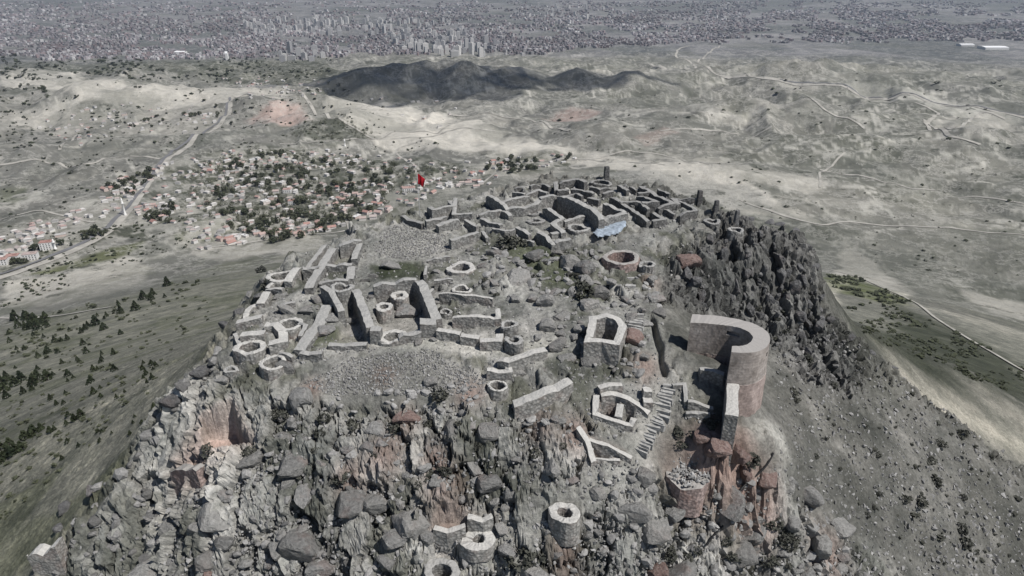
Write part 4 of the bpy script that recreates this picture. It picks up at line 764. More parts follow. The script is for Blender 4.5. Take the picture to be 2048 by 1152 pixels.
# loose rubble and gravel: far too many to count
def hull(seed, n=9):
    r = np.random.default_rng(seed); p = r.normal(size=(n, 3)); p /= np.linalg.norm(p, axis=1)[:, None]; p *= r.uniform(.75, 1, (n, 1)); bm = bmesh.new()
    for q in p: bm.verts.new(q)
    bmesh.ops.convex_hull(bm, input=bm.verts); bm.verts.ensure_lookup_table(); bm.verts.index_update()
    ps = [v for v in bm.verts if v.link_faces]; ix = {v: i for i, v in enumerate(ps)}
    return np.array([v.co for v in ps]), np.array([[ix[v] for v in f.verts] for f in bm.faces])
HULLS = [hull(i) for i in range(10)]
def joined_rocks(name, px, py, spx, m, label, cols=None):
    q = hit(px, py); D = np.linalg.norm(q-CAM, axis=1); s = spx/FPX*D/2; z = ZG(q[:, 0], q[:, 1]); Vs = []; Fs = []; off = 0; Cs = []
    for i in range(len(q)):
        hv, hf = HULLS[i % 10]; a = rng.uniform(0, 6.28); c, sn = math.cos(a), math.sin(a); v = hv*s[i]*rng.uniform(.7, 1.3, 3)
        v = np.column_stack([v[:, 0]*c-v[:, 1]*sn, v[:, 0]*sn+v[:, 1]*c, v[:, 2]]); Vs.append(v+[q[i, 0], q[i, 1], z[i]+s[i]*.15]); Fs.append(hf+off); off += len(hv)
        Cs.append(np.full((len(hv), 3), rng.uniform(.12, .34)))
    me = fast_mesh(name, np.vstack(Vs), np.vstack(Fs), False); set_cover(me, np.vstack(Cs)*np.array([1,.985,.955])); o = link(name, me, None, m); return tag(o, label, "rubble", kind="stuff")
def stone_material():
    m, nt, b = mat("loose_stone"); at = N(nt, "ShaderNodeAttribute", attribute_name="cover"); f = noise(nt, N(nt, "ShaderNodeNewGeometry").outputs["Position"], 4, 4, .6)
    nt.links.new(mix(nt, 'MULTIPLY', 1.0, at.outputs["Color"], ramp(nt, f, [(.3, g(.7)), (.7, g(1.3))])), b.inputs["Base Color"]); return m
M_STONE = stone_material()
joined_crags("outcrop_rocks", [(FRONT, 200, .7), ([(1180,850),(1290,900),(1330,1000),(1500,1040),(1700,1150),(1250,1150)], 70, .9)], (9, 26), (.15, .3), M_STONE, "tightly packed angular rocks of the front outcrop", 21)
joined_crags("plateau_rocks", [([(880,560),(1010,480),(1190,490),(1290,520),(1330,640),(1280,760),(1130,760),(1120,650),(1010,600)], 150, .7), ([(600,800),(700,770),(960,770),(1000,830),(700,830)], 60, .7)], (8, 24), (.17, .32), M_STONE, "angular rocks strewn over the middle of the hilltop", 24)
joined_crags("cliff_rocks", [(CLIFF, 150, 1.7), ([(1540,690),(1640,640),(1740,720),(1640,780)], 60, .9)], (5, 15), (.08, .19), M_STONE, "jagged dark rocks of the right cliff", 22)
joined_crags("rim_rocks", [([(60,1150),(140,1060),(350,800),(430,690),(520,560),(545,575),(460,690),(380,800),(260,960),(130,1150)], 110, .9), ([(300,960),(340,900),(345,985),(290,1150),(150,1150),(220,1020)], 40, .7)], (8, 26), (.1, .26), M_STONE, "broken rocks along the left rim", 23)
x, y = inpx_clear(FRONT, 4200); joined_rocks("loose_rubble", x, y, 4+9*rng.random(len(x))**2.5, M_STONE, "loose grey rubble between the boulders of the front slope")
x, y = inpx([(745,490),(790,450),(890,470),(905,500),(830,520),(760,515)], 1500); joined_rocks("gravel_mound", x, y, 2.5+3*rng.random(len(x)), M_STONE, "pale gravel heap behind the grassy hollow")
x, y = inpx([(600,770),(700,715),(860,700),(985,760),(930,790),(780,790),(660,790)], 2200); joined_rocks("pebble_field", x, y, 3+4.5*rng.random(len(x))**1.5, M_STONE, "field of grey pebbles in front of the walled rooms")
x, y = inpx([(470,650),(620,500),(760,440),(1000,380),(1200,365),(1400,420),(1400,480),(1330,560),(1300,640),(1380,780),(1340,860),(1200,850),(1000,820),(700,700),(480,760)], 3600); joined_rocks("scattered_stones", x, y, 2.5+6*rng.random(len(x))**3, M_STONE, "scattered small stones across the plateau between the ruins")
x, y = inpx([(1540,700),(1640,640),(1800,750),(2040,930),(2048,1152),(1780,1152),(1560,920)], 2600); joined_rocks("scree", x, y, 3+8*rng.random(len(x))**3, M_STONE, "grey scree on the steep right flank")
wx_, wy_ = [], []
for w in RUINS:
    for ww in w[3]:
        pp = smooth_path(np.column_stack([np.array(ww[0], float), np.zeros(len(ww[0]))]), 1.6)[:, :2]; off_ = rng.normal(0, 1, (len(pp), 2)); wx_ += list(pp[:, 0]+off_[:, 0]*9); wy_ += list(pp[:, 1]+9+np.abs(off_[:, 1])*6)
wx_ += list(1378+rng.normal(0, 14, 60)); wy_ += list(930+rng.normal(0, 7, 60))
joined_rocks("fallen_masonry", np.array(wx_), np.array(wy_), 3+6*rng.random(len(wx_))**2, M_STONE, "stones fallen from the ruined walls")
Vs = []; Fs = []; off = 0
for i in range(170):
    hv, hf = HULLS[i % 10]; rad = 2.35*math.sqrt(rng.random()); an = rng.uniform(0, 6.28); sz_ = rng.uniform(.14, .4); Vs.append(hv*sz_+[rad*math.cos(an)*1.15, rad*math.sin(an), .05+.35*(1-rad/2.4)]); Fs.append(hf+off); off += len(hv)
me = fast_mesh("rubble_fill", np.vstack(Vs), np.vstack(Fs), False); set_cover(me, np.repeat(rng.uniform(.2, .42, (170, 1)), 1, 1).repeat([len(HULLS[i % 10][0]) for i in range(170)], 0)*np.array([[1, .985, .955]])); o = link("rubble_fill", me, STUMP, M_STONE); o["kind"] = "stuff"
# standing stones on the back edge
for px, py, w, h, lab in [(1212,350,13,26,"upright stone pillar at the very back of the rear ruins"),(1397,399,12,26,"first upright stone at the right end of the parapet"),(1431,416,12,26,"dark upright stone between the parapet and the last stone"),(1472,434,12,26,"last upright stone on the right back edge")]:
    q = hit(px, py+h*.4)[0]; D = np.linalg.norm(q-CAM); ww = w/FPX*D; hz = h/FPX*D/.93; r = np.random.default_rng(px); v, f = box(ww, ww*.7, hz+1.2, r, .06); v[4:, :2] *= .72
    o = link("standing_stone", mesh("standing_stone", v, f), None, M_DARKROCK, (q[0], q[1], ZG(q[0:1], q[1:2])[0]-1.2)); bv = o.modifiers.new("worn", 'BEVEL'); bv.width = .18; bv.segments = 2
    o.rotation_euler = (0, 0, .3); tag(o, lab, "stone", "standing stones along the back edge")

# ------------------------------------------------------------------ vegetation
def leaf_cloud(seed, n, shape, size):
    r = np.random.default_rng(seed); v = []; f = []
    for i in range(n):
        if shape == 'pine':
            h = r.random()**1.3; a = r.uniform(0, 6.283); rad = (1-h)*.5*r.uniform(.45, 1)+.03; c = np.array([rad*math.cos(a), rad*math.sin(a), .12+.9*h])
        else:
            p = r.normal(size=3); p /= np.linalg.norm(p); p *= r.uniform(.45, 1)**.6; lump = 1+.25*math.sin(3*p[0]+seed)+.2*math.sin(4*p[1]+2*seed); c = np.array([p[0]*.5*lump, p[1]*.5*lump, .58+p[2]*.4*lump])
        u = r.normal(size=3); u /= np.linalg.norm(u); w = np.cross(u, r.normal(size=3)); w /= np.linalg.norm(w); s = size*r.uniform(.6, 1.3); k = len(v)
        v += [c-u*s-w*s*.6, c+u*s-w*s*.5, c+u*s*.8+w*s*.7, c-u*s*.7+w*s*.6]; f.append((k, k+1, k+2, k+3))
    return mesh("crown", v, f)
def trunk_mesh(h, r0):
    v = []; f = []
    for z, r in ((-.15, r0*1.3), (.2*h, r0), (h, r0*.4)):
        v += [(r*math.cos(a)+.02*z, r*math.sin(a), z) for a in np.arange(6)*math.pi/3]
    for i in range(2):
        for j in range(6): f.append((i*6+j, i*6+(j+1) % 6, i*6+6+(j+1) % 6, i*6+6+j))
    for a in (.5, 2.6, 4.6):      # limbs reaching into the crown
        k = len(v); d = np.array([math.cos(a), math.sin(a), 1.1])*.28*h
        for b in range(3): v.append((.025*math.cos(b*2.1), .025*math.sin(b*2.1), .45*h))
        v.append((d[0], d[1], .45*h+d[2])); f += [(k, k+1, k+3), (k+1, k+2, k+3), (k+2, k, k+3)]
    return mesh("trunk", v, f)
LEAFY = [leaf_cloud(50+i, 150, 'leaf', .12) for i in range(5)]; PINES = [leaf_cloud(60+i, 150, 'pine', .1) for i in range(4)]; BUSHES = [leaf_cloud(70+i, 190, 'leaf', .09) for i in range(4)]
for me in LEAFY: me.materials.append(M_LEAF)
for me in PINES: me.materials.append(M_PINE)
for me in BUSHES: me.materials.append(M_BUSH)
TRK = trunk_mesh(.6, .045); TRK.materials.append(M_BARK); TRKP = trunk_mesh(.9, .035); TRKP.materials.append(M_BARK)
def tree(name, q, size, wide, crowns, trk, lab, group):
    e = empty(name, (q[0], q[1], q[2]), lab, "tree", group); e.scale = (size*wide, size*wide, size); e.rotation_euler = (0, 0, rr_.uniform(0, 6))
    link("trunk", trk, e); link("crown", rr_.choice(crowns), e); return e
def zput(x, y):
    q = hit(x, y); q[:, 2] = ZG(q[:, 0], q[:, 1]); return q
SL = [([(0,640),(60,636),(110,645),(90,660),(0,665)],16,9,"small dark pine in the dense row at the left edge of the field track"),
      ([(230,620),(300,585),(345,565),(300,610),(240,650),(150,700),(110,690)],22,9,"pine in the loose line climbing the green hillside"),
      ([(0,755),(60,735),(100,740),(95,780),(20,800),(0,800)],16,10,"pine in the dark clump at the left edge of the hillside"),
      ([(60,700),(200,640),(260,680),(330,720),(200,800),(60,830)],40,7,"scattered small pine on the middle of the green hillside"),
      ([(270,760),(330,715),(350,740),(250,800),(200,830)],14,7,"small pine beside the pale rock patches near the rim"),
      ([(0,895),(60,870),(170,815),(175,830),(80,885),(0,930)],30,10,"pine in the long dark row along the lower hillside"),
      ([(120,880),(200,860),(330,800),(340,830),(200,900),(100,930)],16,6,"lone dark bush-like pine below the long row"),
      ([(0,660),(200,600),(420,560),(240,640),(0,760)],24,5,"tiny shrub-like pine on the upper green hillside")]
for poly, n_, sz, lab in SL:
    x, y = inpx(poly, n_)
    for q in zput(x, y): tree("pine_tree", q, sz*1.6/FPX*np.linalg.norm(q-CAM)*rr_.uniform(.6, 1.3), rr_.uniform(.75, 1.1), PINES, TRKP, lab, "pines on the left hillside")
VT = [([(440,330),(560,300),(640,315),(800,325),(820,350),(700,395),(560,420),(430,400)],115,"leafy tree in the dense orchards of the village"),
      ([(430,420),(560,430),(700,400),(760,420),(640,470),(560,490),(470,465)],60,"leafy tree between the lower village houses"),
      ([(200,375),(310,335),(330,350),(250,400)],22,"leafy tree among the houses left of the main road"),
      ([(290,430),(345,410),(345,445),(300,455)],16,"leafy tree by the minaret square"),
      ([(980,320),(1110,302),(1150,318),(1060,345),(960,352)],32,"leafy tree in the grove behind the rear ruins"),
      ([(0,175),(60,170),(100,182),(60,195)],14,"leafy tree of the dark copse on the far left plain"),
      ([(240,250),(440,215),(450,235),(260,262)],16,"leafy tree along the far farm plots"),
      ([(0,520),(210,455),(230,465),(30,535)],18,"leafy tree beside the roadside apartment houses")]
for poly, n_, lab in VT:
    x, y = inpx(poly, n_)
    for q in zput(x, y): tree("leafy_tree", q, rr_.uniform(7, 13), rr_.uniform(.9, 1.35), LEAFY, TRK, lab, "trees of the village")
def joined_trees(name, poly, n_, label):
    x, y = inpx(poly, n_); q = zput(x, y); base = np.array([v.co for v in BUSHES[0].vertices])[:240]; k = len(base); Vs = []
    for p in q:
        s = rng.uniform(4, 9); a = rng.uniform(0, 6.28); b = base*s*np.array([1.2, 1.2, .9]); Vs.append(np.column_stack([b[:, 0]*math.cos(a)-b[:, 1]*math.sin(a), b[:, 0]*math.sin(a)+b[:, 1]*math.cos(a), b[:, 2]])*[1, 1, 1]+p)
    v = np.vstack(Vs); f = np.arange(len(v)).reshape(-1, 4); tag(link(name, fast_mesh(name, v, f, False), None, M_LEAF), label, "vegetation", kind="stuff")
joined_trees("orchard_foliage", [(380,345),(480,300),(640,310),(830,330),(940,345),(800,395),(740,425),(640,470),(540,485),(440,450),(380,400)], 750, "low garden and orchard greenery filling the village")
def joined_shrubs(name, polys, hmin, hmax, m, label, quads_=14):
    base = np.array([v.co for v in leaf_cloud(88, quads_, 'leaf', .26).vertices])*[1, 1, .8]*1.1; Vs = []
    for poly, n_ in polys:
        x, y = inpx(poly, int(n_*1.8)); kk = fbm(x/30., y/12., 611, 3) > .47; q = zput(x[kk][:n_], y[kk][:n_]); D = np.linalg.norm(q-CAM, axis=1)
        for p, d in zip(q, D):
            s_ = rng.uniform(hmin, hmax)*rng.uniform(.5, 1)/FPX*d; a = rng.uniform(0, 6.28); b = base*s_*np.array([rng.uniform(.9, 1.6), rng.uniform(.9, 1.6), .9]); Vs.append(np.column_stack([b[:, 0]*math.cos(a)-b[:, 1]*math.sin(a), b[:, 0]*math.sin(a)+b[:, 1]*math.cos(a), b[:, 2]-.2*s_])+p)
    v = np.vstack(Vs); tag(link(name, fast_mesh(name, v, np.arange(len(v)).reshape(-1, 4), False), None, m), label, "vegetation", kind="stuff")
joined_shrubs("hillside_shrubs", [([(0,660),(200,600),(430,545),(420,640),(330,760),(60,1000),(0,1050)], 360)], 4, 11, M_LEAF, "countless low shrubs on the grey-green left hillside")
joined_shrubs("plain_scrub", [([(0,150),(620,150),(760,200),(900,300),(340,330),(0,480)], 480), ([(1000,210),(2048,120),(2048,560),(1700,540),(1250,330),(1100,290)], 200), ([(0,480),(380,430),(420,480),(0,620)], 300), ([(0,112),(640,112),(700,135),(600,160),(0,160)], 500)], 2.5, 7.5, M_LEAF, "dark specks of scrub scattered over the dry plain", 9)
joined_shrubs("valley_scrub", [([(1665,592),(1800,615),(1960,688),(2060,745),(2060,800),(1900,742),(1760,685),(1680,645)], 420), ([(1650,548),(1720,556),(1825,604),(1780,610),(1668,580)], 130)], 4, 11, M_LEAF, "dark green scrub filling the narrow valley strip on the right")
joined_shrubs("flank_shrubs", [([(1560,720),(1680,700),(1850,800),(2040,960),(2040,1140),(1800,1120),(1620,900)], 130)], 4, 13, M_BUSH, "low dry scrub on the steep right flank")
joined_trees("scrub_foliage", [(560,278),(640,235),(700,235),(755,275),(700,284)], 90, "dark scrub on the low hill behind the village")
for poly, n_, w in [([(1560,720),(1680,700),(1850,800),(2040,960),(2040,1140),(1800,1120),(1620,900)],18,(12,26)),([(1480,560),(1600,560),(1640,660),(1560,700)],8,(10,20)),([(420,800),(700,820),(1100,850),(1150,930),(1000,1000),(600,960),(400,900)],22,(12,30)),([(1300,1020),(1500,1000),(1640,1080),(1700,1150),(1320,1150)],14,(16,34)),([(900,560),(1060,480),(1200,560),(1250,600),(1100,640)],10,(10,22)),([(1360,830),(1440,850),(1380,900),(1330,900)],6,(14,26))]:
    x, y = inpx(poly, n_); q = zput(x, y); D = np.linalg.norm(q-CAM, axis=1); where = "right flank" if poly[0][0] > 1450 else "front slope" if poly[0][1] > 780 else "plateau"
    for p, d in zip(q, D):
        s = rr_.uniform(*w)/FPX*d; o = link("bush", rr_.choice(BUSHES), None, None, (p[0], p[1], p[2]-.25*s)); o.scale = (s*1.05, s*1.05, s*.75); o.rotation_euler = (0, 0, rr_.uniform(0, 6)); tag(o, "dark dry bush growing between rocks on the "+where, "bush", "bushes on the "+where)
for px, py, w, lab in [(1025,494,42,"dark round bush in the green hollow of the plateau"),(1168,588,44,"dark round bush beside the pale split boulder"),(880,800,34,"dark bush below the upright square stone"),(1052,1125,52,"dark bush at the bottom below the tall round cistern"),(1500,925,34,"dark bush at the bend of the black hose"),(540,570,26,"dark bush at the outer side of the oval cistern on the rim"),(522,545,20,"dark shrub on the upper left rim")]:
    p = zput([px], [py])[0]; s = w/FPX*np.linalg.norm(p-CAM); o = link("bush", rr_.choice(BUSHES), None, None, (p[0], p[1], p[2]-.25*s)); o.scale = (s*1.1, s*1.1, s*.8); tag(o, lab, "bush")
# ------------------------------------------------------------------ flag, tarpaulin, hose
fb = hit(840, 436)[0]; fb[2] = ZG(fb[0:1], fb[1:2])[0]; D = np.linalg.norm(fb-CAM); fh = 8.6
fp = empty("flagpole", fb, "thin pole with a drooping red flag on the back left rim", "flag")
v = []; f = []
for z, r in ((-.5, .07), (fh, .045)): v += [(r*math.cos(a), r*math.sin(a), z) for a in np.arange(8)*math.pi/4]
for j in range(8): f.append((j, (j+1) % 8, 8+(j+1) % 8, 8+j))
f.append(tuple(range(8, 16))); link("pole", mesh("pole", v, f, True), fp, plain_material("pole_steel", (.3,.3,.3), .1))
v = []; f = []; nu, nv = 16, 12
for i in range(nu+1):
    for j in range(nv+1):
        u = i/nu; w = j/nv; v.append((.05+1.35*u*(1-.35*w*u), .25*math.sin(u*9)*u+.1*math.sin(w*5+u*4), fh-.1-2.0*w*(1-.15*u)-1.15*u**1.3))
for i in range(nu):
    for j in range(nv): f.append((i*(nv+1)+j, (i+1)*(nv+1)+j, (i+1)*(nv+1)+j+1, i*(nv+1)+j+1))
o = link("flag_cloth", mesh("flag_cloth", v, f, True), fp, plain_material("red_cloth", (.32,.012,.02), .15, 1.0)); sm_ = o.modifiers.new("thickness", 'SOLIDIFY'); sm_.thickness = .01
tp = ground([(1182,472),(1213,449),(1252,440),(1253,460),(1236,476),(1195,482)]); lo, hi = tp.min(0)-.2, tp.max(0)+.2; nx_, ny_ = 40, 30
gx, gy = np.meshgrid(np.linspace(lo[0], hi[0], nx_), np.linspace(lo[1], hi[1], ny_)); inside = inpoly(gx.ravel(), gy.ravel(), tp)
gz = H(gx, gy)+.35+.35*fbm(gx/1.1, gy/1.1, 401, 3)+.35*fbm(gx/.45, gy/.45, 403, 2); idx = np.arange(nx_*ny_).reshape(ny_, nx_); f = []
for i in range(ny_-1):
    for j in range(nx_-1):
        q = (idx[i, j], idx[i, j+1], idx[i+1, j+1], idx[i+1, j])
        if all(inside[k] for k in q): f.append(q)
me = mesh("tarpaulin", np.stack([gx.ravel(), gy.ravel(), gz.ravel()], 1), f, True); bm = bmesh.new(); bm.from_mesh(me); bmesh.ops.delete(bm, geom=[v for v in bm.verts if not v.link_faces], context='VERTS'); bm.to_mesh(me); bm.free()
o = link("tarpaulin", me, None, plain_material("pale_blue_sheet", (.27,.315,.365), .4, 1.8, .6)); md = o.modifiers.new("thickness", 'SOLIDIFY'); md.thickness = .02
tag(o, "crumpled pale blue tarpaulin at the foot of the tallest rear wall", "tarpaulin")
hp = hit([1546,1541,1530,1510,1496,1480,1470,1462,1455,1440,1425,1412], [908,925,940,958,968,982,1005,1030,1048,1062,1075,1095]); hz = ZG(hp[:, 0], hp[:, 1])+.35; hz[1:-1] = np.maximum(hz[1:-1], .5*(hz[:-2]+hz[2:]))
hp = np.column_stack([hp[:, :2], hz]); hp = smooth_path(hp, .5); v = []; f = []
for _ in range(4): hp[1:-1] = .25*hp[:-2]+.5*hp[1:-1]+.25*hp[2:]
for i in range(len(hp)):
    d = hp[min(i+1, len(hp)-1)]-hp[max(i-1, 0)]; d /= np.linalg.norm(d); e1_ = np.cross(d, [0, 0, 1.0]); e1_ /= np.linalg.norm(e1_); e2_ = np.cross(e1_, d)
    v += [hp[i]+.15*(math.cos(a)*e1_+math.sin(a)*e2_) for a in np.arange(8)*math.pi/4]
    if i: f += [(8*i-8+j, 8*i-8+(j+1) % 8, 8*i+(j+1) % 8, 8*i+j) for j in range(8)]
tag(link("hose", mesh("hose", v, f, True), None, plain_material("black_rubber", (.02,.02,.021), .2, 2, .5)), "long black hose snaking down the rocks below the bastion", "hose")
# ------------------------------------------------------------------ roads
def strip(name, pts, width, m, lift, label):
    a = np.array(pts, float); q = hit(a[:, 0], a[:, 1])[:, :2]; d = np.concatenate([[0], np.cumsum(np.linalg.norm(np.diff(q, axis=0), axis=1))]); n_ = max(20, int(d[-1]/max(6, width*.8))); n_ = min(n_, 500); t = np.linspace(0, d[-1], n_)
    p = np.column_stack([np.interp(t, d, q[:, 0]), np.interp(t, d, q[:, 1])])
    p[1:-1] += (np.stack([fbm(p[1:-1, 0]/40., p[1:-1, 1]/40., 701, 3), fbm(p[1:-1, 0]/40., p[1:-1, 1]/40., 703, 3)], 1)-.5)*width*1.6
    for _ in range(14): p[1:-1] = .25*p[:-2]+.5*p[1:-1]+.25*p[2:]
    tn = np.gradient(p, axis=0); tn /= np.linalg.norm(tn, axis=1)[:, None]+1e-9; nm = np.stack([-tn[:, 1], tn[:, 0]], 1); rows = []
    for k in (-.5, -.25, 0, .25, .5):
        xy = p+nm*width*k; rows.append(np.column_stack([xy, ZG(xy[:, 0], xy[:, 1])+lift]))
    v = np.vstack(rows); f = []
    for i in range(4):
        for j in range(n_-1): f.append((i*n_+j, i*n_+j+1, i*n_+n_+j+1, i*n_+n_+j))
    me = fast_mesh(name, v, np.array(f)[:, ::-1], True); tag(link(name, me, None, m), label, "road", kind="structure")
MAIN = [(-40,562),(60,530),(150,495),(205,462),(235,432),(262,405),(290,370),(315,335),(350,300),(385,275),(410,262),(440,240),(455,215),(460,195)]
strip("main_road", MAIN, 8, M_ROAD, 1.3, "grey main road through the village on the left"); strip("road_verge", [(x+5, y+5) for x, y in MAIN], 14, M_TRACK, .8, "pale dusty verge of the main road")
strip("highway", [(1300,128),(1420,142),(1560,162),(1700,178),(1850,200),(1960,216),(2060,235)], 26, M_TRACK, 1.6, "pale highway crossing the right plain"); strip("highway_lane", [(1560,160),(1700,176),(1850,198),(1960,214),(2060,233)], 8, M_ROAD, 2.6, "grey carriageway of the highway")
for pts, w, lab in [([(1380,92),(1355,100),(1350,115),(1385,128),(1420,138)],10,"dirt track climbing behind the dark hill"),([(1440,92),(1420,105),(1395,125)],9,"short dirt track joining the highway"),([(560,288),(680,281),(760,279),(850,276),(900,260),(990,262)],8,"pale track past the village top"),
  ([(660,238),(720,262),(758,280)],8,"track running down the scrub hill"),([(845,280),(800,292),(790,305),(812,322),(838,340)],6,"winding pale track into the village"),([(1085,322),(1180,318),(1270,326),(1330,330)],6,"pale lane behind the grove"),
  ([(1480,400),(1560,430),(1640,452),(1690,443),(1800,452),(1930,460),(2060,472)],6,"thin pale lane across the right valley"),([(1665,541),(1720,555),(1800,590),(1860,630),(1940,680),(2060,750)],3.4,"pale track along the dark valley edge"),
  ([(1640,375),(1636,345),(1670,325),(1690,305)],5,"faint track on the right plain"),([(405,440),(410,430),(462,430),(480,450)],5,"white lane around the village field"),([(390,500),(500,485),(600,470),(690,462)],6,"track along the foot of the hill"),([(0,636),(130,630),(220,615)],6,"pale field track at the left edge"),
  ([(480,310),(490,325),(505,345)],6,"village lane between the orchards"),([(690,395),(692,440),(700,460)],6,"village lane running down to the hill foot"),([(845,370),(900,365),(960,372),(990,345),(1010,340)],6,"lane behind the pink houses"),
  ([(0,330),(90,322),(170,330),(260,310),(320,318)],7,"field track crossing the left plain"),([(120,300),(150,270),(230,255),(300,240),(380,235)],7,"winding track among the left farms"),([(0,440),(70,420),(120,430),(190,445)],6,"looping lane west of the main road"),
  ([(470,195),(560,190),(620,205),(660,238)],8,"pale track skirting the red field"),([(1180,320),(1260,300),(1330,310),(1420,330),(1500,325)],6,"curving gully track behind the ruins"),([(1320,262),(1400,258),(1470,268),(1560,262)],7,"pale track below the red soil patch"),
  ([(1640,340),(1720,350),(1830,380),(1950,390),(2060,410)],6,"dusty lane on the lower right plain"),([(1830,205),(1880,225),(1850,250),(1900,275),(1960,290)],8,"quarry haul track on the right"),([(900,230),(980,225),(1060,240),(1140,262)],8,"faint track east of the sandy ground"),
  ([(760,278),(800,262),(870,268),(930,240)],6,"curving track on the sandy ground"),([(1500,190),(1640,215),(1720,250),(1730,258)],6,"faint pale farm track under the highway"),([(1850,240),(1900,262),(1960,225),(2010,238)],8,"pale tracks of the quarry on the right")]:
    strip("dirt_track", pts, w*(1.0 if pts[0][1] > 250 else 1.25), M_TRACK, .8 if pts[0][1] > 250 else 1.5, lab)
# ------------------------------------------------------------------ village houses
M_HW = random_material("house_wall", [(0, (.5,.48,.45)), (.4, (.62,.6,.57)), (.7, (.5,.4,.36)), (1, (.7,.69,.67))], .1); M_TILE = random_material("roof_tile", [(0, (.33,.19,.165)), (.4, (.38,.25,.22)), (.7, (.39,.31,.285)), (1, (.4,.36,.34))], .2)
M_FLAT = random_material("flat_roof", [(0, (.3,.29,.28)), (.5, (.5,.49,.47)), (1, (.62,.61,.6))], .15); M_WIN = plain_material("window_glass", (.05,.055,.06), .1, 1, .3)
def house_wall(w, d, h, gable):
    v, f = box(w, d, h+1.5); v[:, 2] -= 1.5
    if gable: v = np.vstack([v, [(-w/2, 0, h+gable), (w/2, 0, h+gable)]]); f = [q for q in f if q not in ((0,4,6,2), (1,3,7,5), (4,5,7,6))]+[(0,4,8,6,2), (1,3,7,9,5)]
    return mesh("wall", v, f)
def gable_roof(w, d, h, r):
    o = .6; W = w/2+o; Dd = d/2+o; e = h-r*o/(d/2); v = [(-W,-Dd,e),(W,-Dd,e),(W,0,h+r),(-W,0,h+r),(-W,Dd,e),(W,Dd,e)]; v += [(x, y, z+.35) for x, y, z in v]
    return mesh("roof", v, [(0,1,2,3)[::-1],(3,2,5,4)[::-1],(6,7,8,9),(9,8,11,10),(0,1,7,6),(4,10,11,5),(0,6,9,3),(3,9,10,4),(1,2,8,7),(2,5,11,8)])
def flat_roof(w, d, h):
    v, f = box(w+.5, d+.5, .6); v[:, 2] += h+.01; v2, f2 = box(w*.3, d*.3, 1.6); v2[:, 2] += h+.6; v2[:, 0] += w*.2
    return mesh("roof", np.vstack([v, v2]), f+[tuple(i+8 for i in q) for q in f2])
HK = []
for w, d, h, r in ((11,8,4,2.2),(13,9,5.5,2.6),(10,9,6,2),(16,9,4,2.4)): a = house_wall(w, d, h, r); b = gable_roof(w, d, h, r); a.materials.append(M_HW); b.materials.append(M_TILE); HK.append((a, b))
for w, d, h in ((10,9,4),(13,10,6.5),(16,8,4)): a = house_wall(w, d, h, 0); b = flat_roof(w, d, h); a.materials.append(M_HW); b.materials.append(M_FLAT); HK.append((a, b))
DIST = [([(0,525),(60,490),(150,470),(230,440),(240,425),(180,455),(20,500)],26,.8,"house in the pinkish strip beside the main road"),
 ([(200,385),(255,350),(320,335),(330,345),(260,400)],20,.5,"house in the small cluster left of the main road"),([(380,340),(440,315),(520,335),(500,360),(400,360)],24,.6,"house in the far left quarter of the village"),
 ([(480,320),(640,300),(760,310),(700,345),(560,350)],28,.25,"house among the orchards at the top of the village"),([(430,385),(560,360),(700,370),(680,400),(520,420)],26,.35,"house in the green middle of the village"),
 ([(640,420),(700,385),(800,385),(800,420),(740,440),(660,445)],34,.75,"house in the crowded pink quarter below the flag"),([(395,500),(470,468),(560,460),(680,440),(690,455),(560,478),(470,490)],32,.8,"red-roofed house in the row at the foot of the hill"),
 ([(840,372),(900,350),(1000,342),(1010,355),(940,385),(860,392)],22,.7,"house just behind the small U-shaped room"),([(930,322),(1090,305),(1180,315),(1080,340),(960,345)],18,.4,"house near the grove behind the rear ruins"),
 ([(250,420),(300,410),(345,425),(330,450),(270,440)],14,.5,"house around the minaret square"),([(40,250),(230,200),(420,230),(300,262),(100,275)],20,.2,"farmhouse scattered on the far left plain"),([(560,190),(900,180),(1000,262),(900,270),(700,240)],10,.1,"hut on the sandy ground behind the village"),([(450,150),(620,165),(640,190),(500,200)],14,.2,"far house beyond the end of the main road")]
for poly, n_, pr, lab in DIST:
    x, y = inpx(poly, n_)
    for q in zput(x, y):
        k = rr_.randrange(4) if rr_.random() < pr else 4+rr_.randrange(3); e = empty("village_house", q, lab, "house", "village houses"); e.rotation_euler = (0, 0, rr_.choice((.4, -.5, 1.1))+rr_.gauss(0, .15)); s = rr_.uniform(.6, 1.05); e.scale = (s, s, s)
        link("wall", HK[k][0], e); link("roof", HK[k][1], e)
